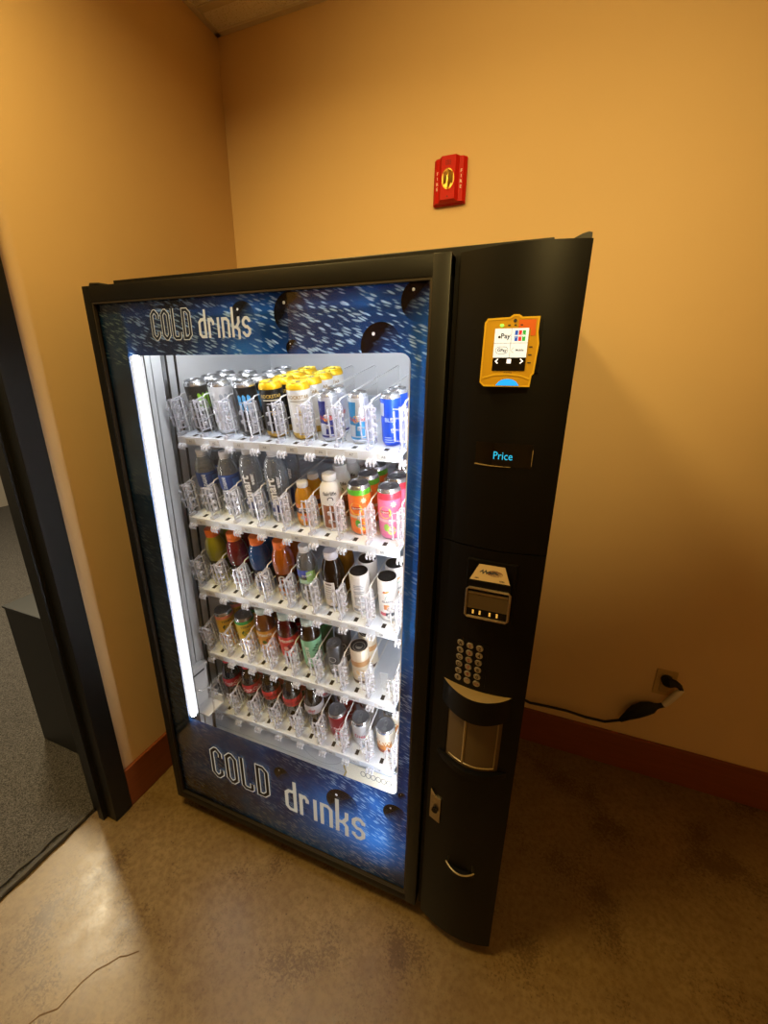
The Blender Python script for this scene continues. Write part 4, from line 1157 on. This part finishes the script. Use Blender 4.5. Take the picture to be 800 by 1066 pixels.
def d_ari(c1, c2, c3):
    def f(m, rad):
        r_ = .0345
        m.flat(txt('Arizona', .0205, shear=.1, bold=.03, sx=.9), cyl(r_+.0013, -.28, .112), 0)
        m.flat(disc(0, 0, .011, .013), cyl(r_+.0012, .15, .084), 1); m.flat(disc(0, 0, .008, .008), cyl(r_+.0014, -.3, .080), 2)
        m.flat(stroke([(-.02, -.006), (-.006, .004), (.006, -.004), (.02, .006)], .003), cyl(r_+.0013, .2, .068), 0)
        return [pm('#f0e6d0'), pm(c2), pm(c3)]
    return f
b_ = make_bottle('iced_tea_bottle', P_ari, M_shell, liquid('amber_tea', '#94561e'), capG, (.0225, .1955, .2155), (.040, .128), d_ari('', '#b05a20', '#5c6a2a'), .99, pm('#dc9a22'))
lane(b_, 3, 2, 2, .074, 'iced tea bottle with golden yellow label', 'bottle', 36, rmax=.0345)
b_ = make_bottle('iced_tea_bottle', P_ari, M_shell, liquid('red_tea', '#640e16'), capG, (.0225, .1955, .2155), (.040, .128), d_ari('', '#8a1420', '#e8b0a0'), .99, pm('#cf2a26'))
lane(b_, 3, 3, 2, .074, 'iced tea bottle with red label', 'bottle', 30, rmax=.0345)
def d_mint(m, rad):
    r_ = .0345
    m.flat(txt('BLOSSOM', .019, rot=-90, bold=.03, sx=.85), cyl(r_+.0013, -.10, .078), 0)
    for q in range(9):
        m.flat(shift(disc(0, 0, .006, .0035, 10), .020+.006*(q % 3), .045+.009*q), cyl(r_+.0012, .0, 0), 1)
    return [pm('#eef4ea'), pm('#2f6e4c')]
b_ = make_bottle('herbal_tea_bottle', P_ari, M_shell, liquid('dark_herbal_tea', '#2a140c'), capG, (.0225, .1955, .2155), (.022, .140), d_mint, .99, pm('#84c49a'))
lane(b_, 3, 4, 1, .074, 'herbal tea bottle with mint green label', 'bottle', 14, rmax=.0345)
b_ = make_bottle('herbal_tea_bottle', P_ari, M_shell, liquid('green_herbal_tea', '#123a1e'), capG, (.0225, .1955, .2155), (.022, .140), None, .99, pm('#1f5c36'))
lane(b_, 3, 4, 1, .074, 'dark green bottle behind the mint labelled bottle', 'bottle', 14, y0=TY0+.040+.0345+.074, start=1)
def d_grey(m, r, h):
    m.flat(disc(0, 0, .017, .015, 22), cyl(r+.0004, -.05, h*.62), 0); m.flat(stroke(disc(0, 0, .012, .011, 18)[0], .0025, True), cyl(r+.0006, -.05, h*.62), 1)
    for q in range(3): m.flat(rect(-.026, .026, -.0018, .0018, 10), cyl(r+.0004, 0, h*(.42-.06*q)), 1)
    return [pm('#2a2d30'), pm('#c4c7c9')]
c_ = make_can('espresso_can', .135, .0275, [(1, 0)], [cm('#5a5e62', .3, .55)], d_grey)
lane(c_, 3, 5, 2, .062, 'dark grey metallic coffee can', 'can', 10, rmax=.0285)
def d_tanc(m, r, h):
    m.flat(rect(-.046, .046, -.012, .010, 18), cyl(r+.0004, 0, h*.64), 0)
    m.flat(disc(0, 0, .014, .012), cyl(r+.0006, .1, h*.40), 1); m.flat(rect(-.02, .02, -.002, .002, 8), cyl(r+.0006, .1, h*.26), 1)
    m.flat(rect(-.045, .045, -.006, .006, 18), cyl(r+.0004, 0, h*.10), 2)
    return [pm('#b98a56'), pm('#d8b886'), pm('#4a3222')]
def tin_top(root, r, h):
    pass
c_ = make_tin('latte_can', .150, .030, [cm('#d8cbb4', .34, .15), cm('#bfb9ac', .3, .6)], d_tanc, M_lidb)
d = MB(); d.flat(stroke(disc(0, 0, .019, .019, 22)[0], .002, True), lambda x, z: (x, z, .1445), 0); d.flat(disc(0, 0, .011, .011, 14), lambda x, z: (x, z, .1448), 0)
d.build('lid_mark', pm('#8e8a80'), kids(c_)[1])
lane(c_, 3, 6, 2, .066, 'tan and brown latte can with ringed black lid', 'can', 6, rmax=.030)

# ---- lowest tray
P_cola = [(0, .004), (.020, 0), (.028, .002), (.0325, .012), (.0335, .030), (.031, .052), (.0295, .068), (.0315, .086), (.0335, .100), (.0340, .118), (.0325, .140), (.0275, .165), (.0205, .188), (.0155, .200), (.0135, .206), (.0130, .214)]
def d_cola(col, word):
    def f(m, rad):
        m.flat(txt(word, .0195, shear=.28, bold=.015, sx=.85), cyl(.0348, -.05, .115), 0)
        m.flat(stroke([(-.02, -.012), (-.008, -.009), (.006, -.013), (.022, -.010)], .002), cyl(.0348, -.05, .115), 0)
        return [pm(col)]
    return f
cola = liquid('cola', '#160806')
DK = mat('black_cap', '#181514', .35)
for k, (cap_, lab_, wc, word, lbl, rt) in enumerate((
        (mat('red_cap', '#cc1830', .35), '#b51c28', '#f2e4e0', 'Coca-Cola', 'leftmost cola bottle with red cap and white script', 40),
        (bpy.data.materials['red_cap'] if 'red_cap' in bpy.data.materials else None, '#b51c28', '#f2e4e0', 'Coca-Cola', 'second cola bottle from left with red cap', 34),
        (DK, '#c3201c', '#2a0806', 'Coca-Cola', 'left of two black capped colas with black script', 28),
        (DK, '#c3201c', '#2a0806', 'Coca-Cola', 'black capped cola with black script beside silver label', 22),
        (mat('silver_cap', '#b8babd', .35), '#c4c6c9', '#c01c2c', 'diet', 'cola bottle with silver label and red script', 14))):
    if cap_ is None: cap_ = bpy.data.materials['red_cap']
    b_ = make_bottle('cola_bottle', P_cola, M_shell, cola, cap_, (.0148, .206, .222), (.097, .136), d_cola(wc, word), .97, pm(lab_))
    lane(b_, 4, k, 2, .071, lbl, 'bottle', rt, rmax=.034)
def d_soda(c1, word, c2, rot=-90, sz=.02):
    def f(m, r, h):
        m.flat(txt(word, sz, rot=rot, bold=.02, shear=.1), cyl(r+.0006, 0, h*.48), 0)
        m.flat(stroke(disc(0, 0, .019, .024, 22)[0], .002, True), cyl(r+.0005, .9, h*.5), 1)
        m.flat(rect(-.03, .03, -.0015, .0015, 12), cyl(r+.0005, 0, h*.14), 1)
        return [pm(c1), pm(c2)]
    return f
c_ = make_can('soda_can', .122, .033, [(.92, 0), (1, 1)], [cm('#9c1428', .28, .4), cm('#c9cbcd', .25, .9)], d_soda('#f0d8d8', 'Dr Pepper', '#e0b8be', 0, .0155))
lane(c_, 4, 5, 3, .069, 'dark red soda can with white lettering', 'can', 10)
c_ = make_can('soda_can', .122, .033, [(.92, 0), (1, 1)], [cm('#d3d6da', .28, .4), cm('#c9cbcd', .25, .9)], d_soda('#b83a4c', 'Diet', '#a8acb2', 0, .022))
lane(c_, 4, 6, 2, .069, 'silver white soda can with red script', 'can', 6)
def d_aw(m, r, h):
    m.flat(rect(-.030, .030, -.034, .020, 14), cyl(r+.0004, -.05, h*.42), 0)
    m.flat(txt('A&W', .024, bold=.03), cyl(r+.0008, -.05, h*.52), 1); m.flat(rect(-.030, .030, -.016, .0, 14), cyl(r+.0006, -.05, h*.26), 2)
    return [pm('#c07a34'), pm('#f0e2c8'), pm('#7c2a18')]
c_ = make_can('soda_can', .122, .033, [(.92, 0), (1, 1)], [cm('#e6ddcb', .3, .3), cm('#c9cbcd', .25, .9)], d_aw)
lane(c_, 4, 7, 2, .069, 'cream soda can with orange-brown badge', 'can', 2)

# ------------------------------------------------------------------ lights
def area(name, loc, size, power, col, rot=(0, 0, 0), shape='DISK'):
    l = bpy.data.lights.new(name, 'AREA'); l.shape = shape; l.size = size; l.energy = power; l.color = col
    o = bpy.data.objects.new(name, l); COL.objects.link(o); o.location = loc; o.rotation_euler = rot; return o
WARM = (1, .70, .235)
dl = area('downlight', (.22, -.62, HC-.03), .42, 27, WARM); dl.data.spread = math.radians(164)
area('added_fill_light', (1.9, -2.9, HC-.03), .5, 9, (1, .74, .27))  # unseen fill lamp added to lift the dark right side
def spot(name, loc, at, power, col, cone, blend=1, rad=.1):
    l = bpy.data.lights.new(name, 'SPOT'); l.energy = power; l.color = col; l.spot_size = math.radians(cone); l.spot_blend = blend; l.shadow_soft_size = rad
    o = bpy.data.objects.new(name, l); COL.objects.link(o); o.location = loc
    o.rotation_euler = (Vector(at)-Vector(loc)).to_track_quat('-Z', 'Y').to_euler(); return o
spot('wall_wash_spot', (1.5, -1.7, HC-.06), (1.05, .84, 2.02), 215, WARM, 53, 1, .12)  # unseen spot, its cone shaped to brighten only the upper wall
area('next_room_light', (-1.9, .62, HC-.03), .34, 85, (1, .84, .55))
area('next_room_light', (-3.6, -.8, HC-.03), .6, 40, (1, .90, .72))
w = bpy.data.worlds.new('world'); S.world = w; w.use_nodes = True
w.node_tree.nodes['Background'].inputs[0].default_value = (1, .8, .5, 1); w.node_tree.nodes['Background'].inputs[1].default_value = .05

# ------------------------------------------------------------------ colour management
S.view_settings.view_transform = 'Standard'; S.view_settings.look = 'None'
S.view_settings.gamma = 1; S.view_settings.exposure = 0; S.view_settings.use_curve_mapping = False
S.cycles.transparent_max_bounces = 32; S.cycles.max_bounces = 10; S.cycles.diffuse_bounces = 5
S.cycles.use_denoising = True
S.cycles.sample_clamp_indirect = 6
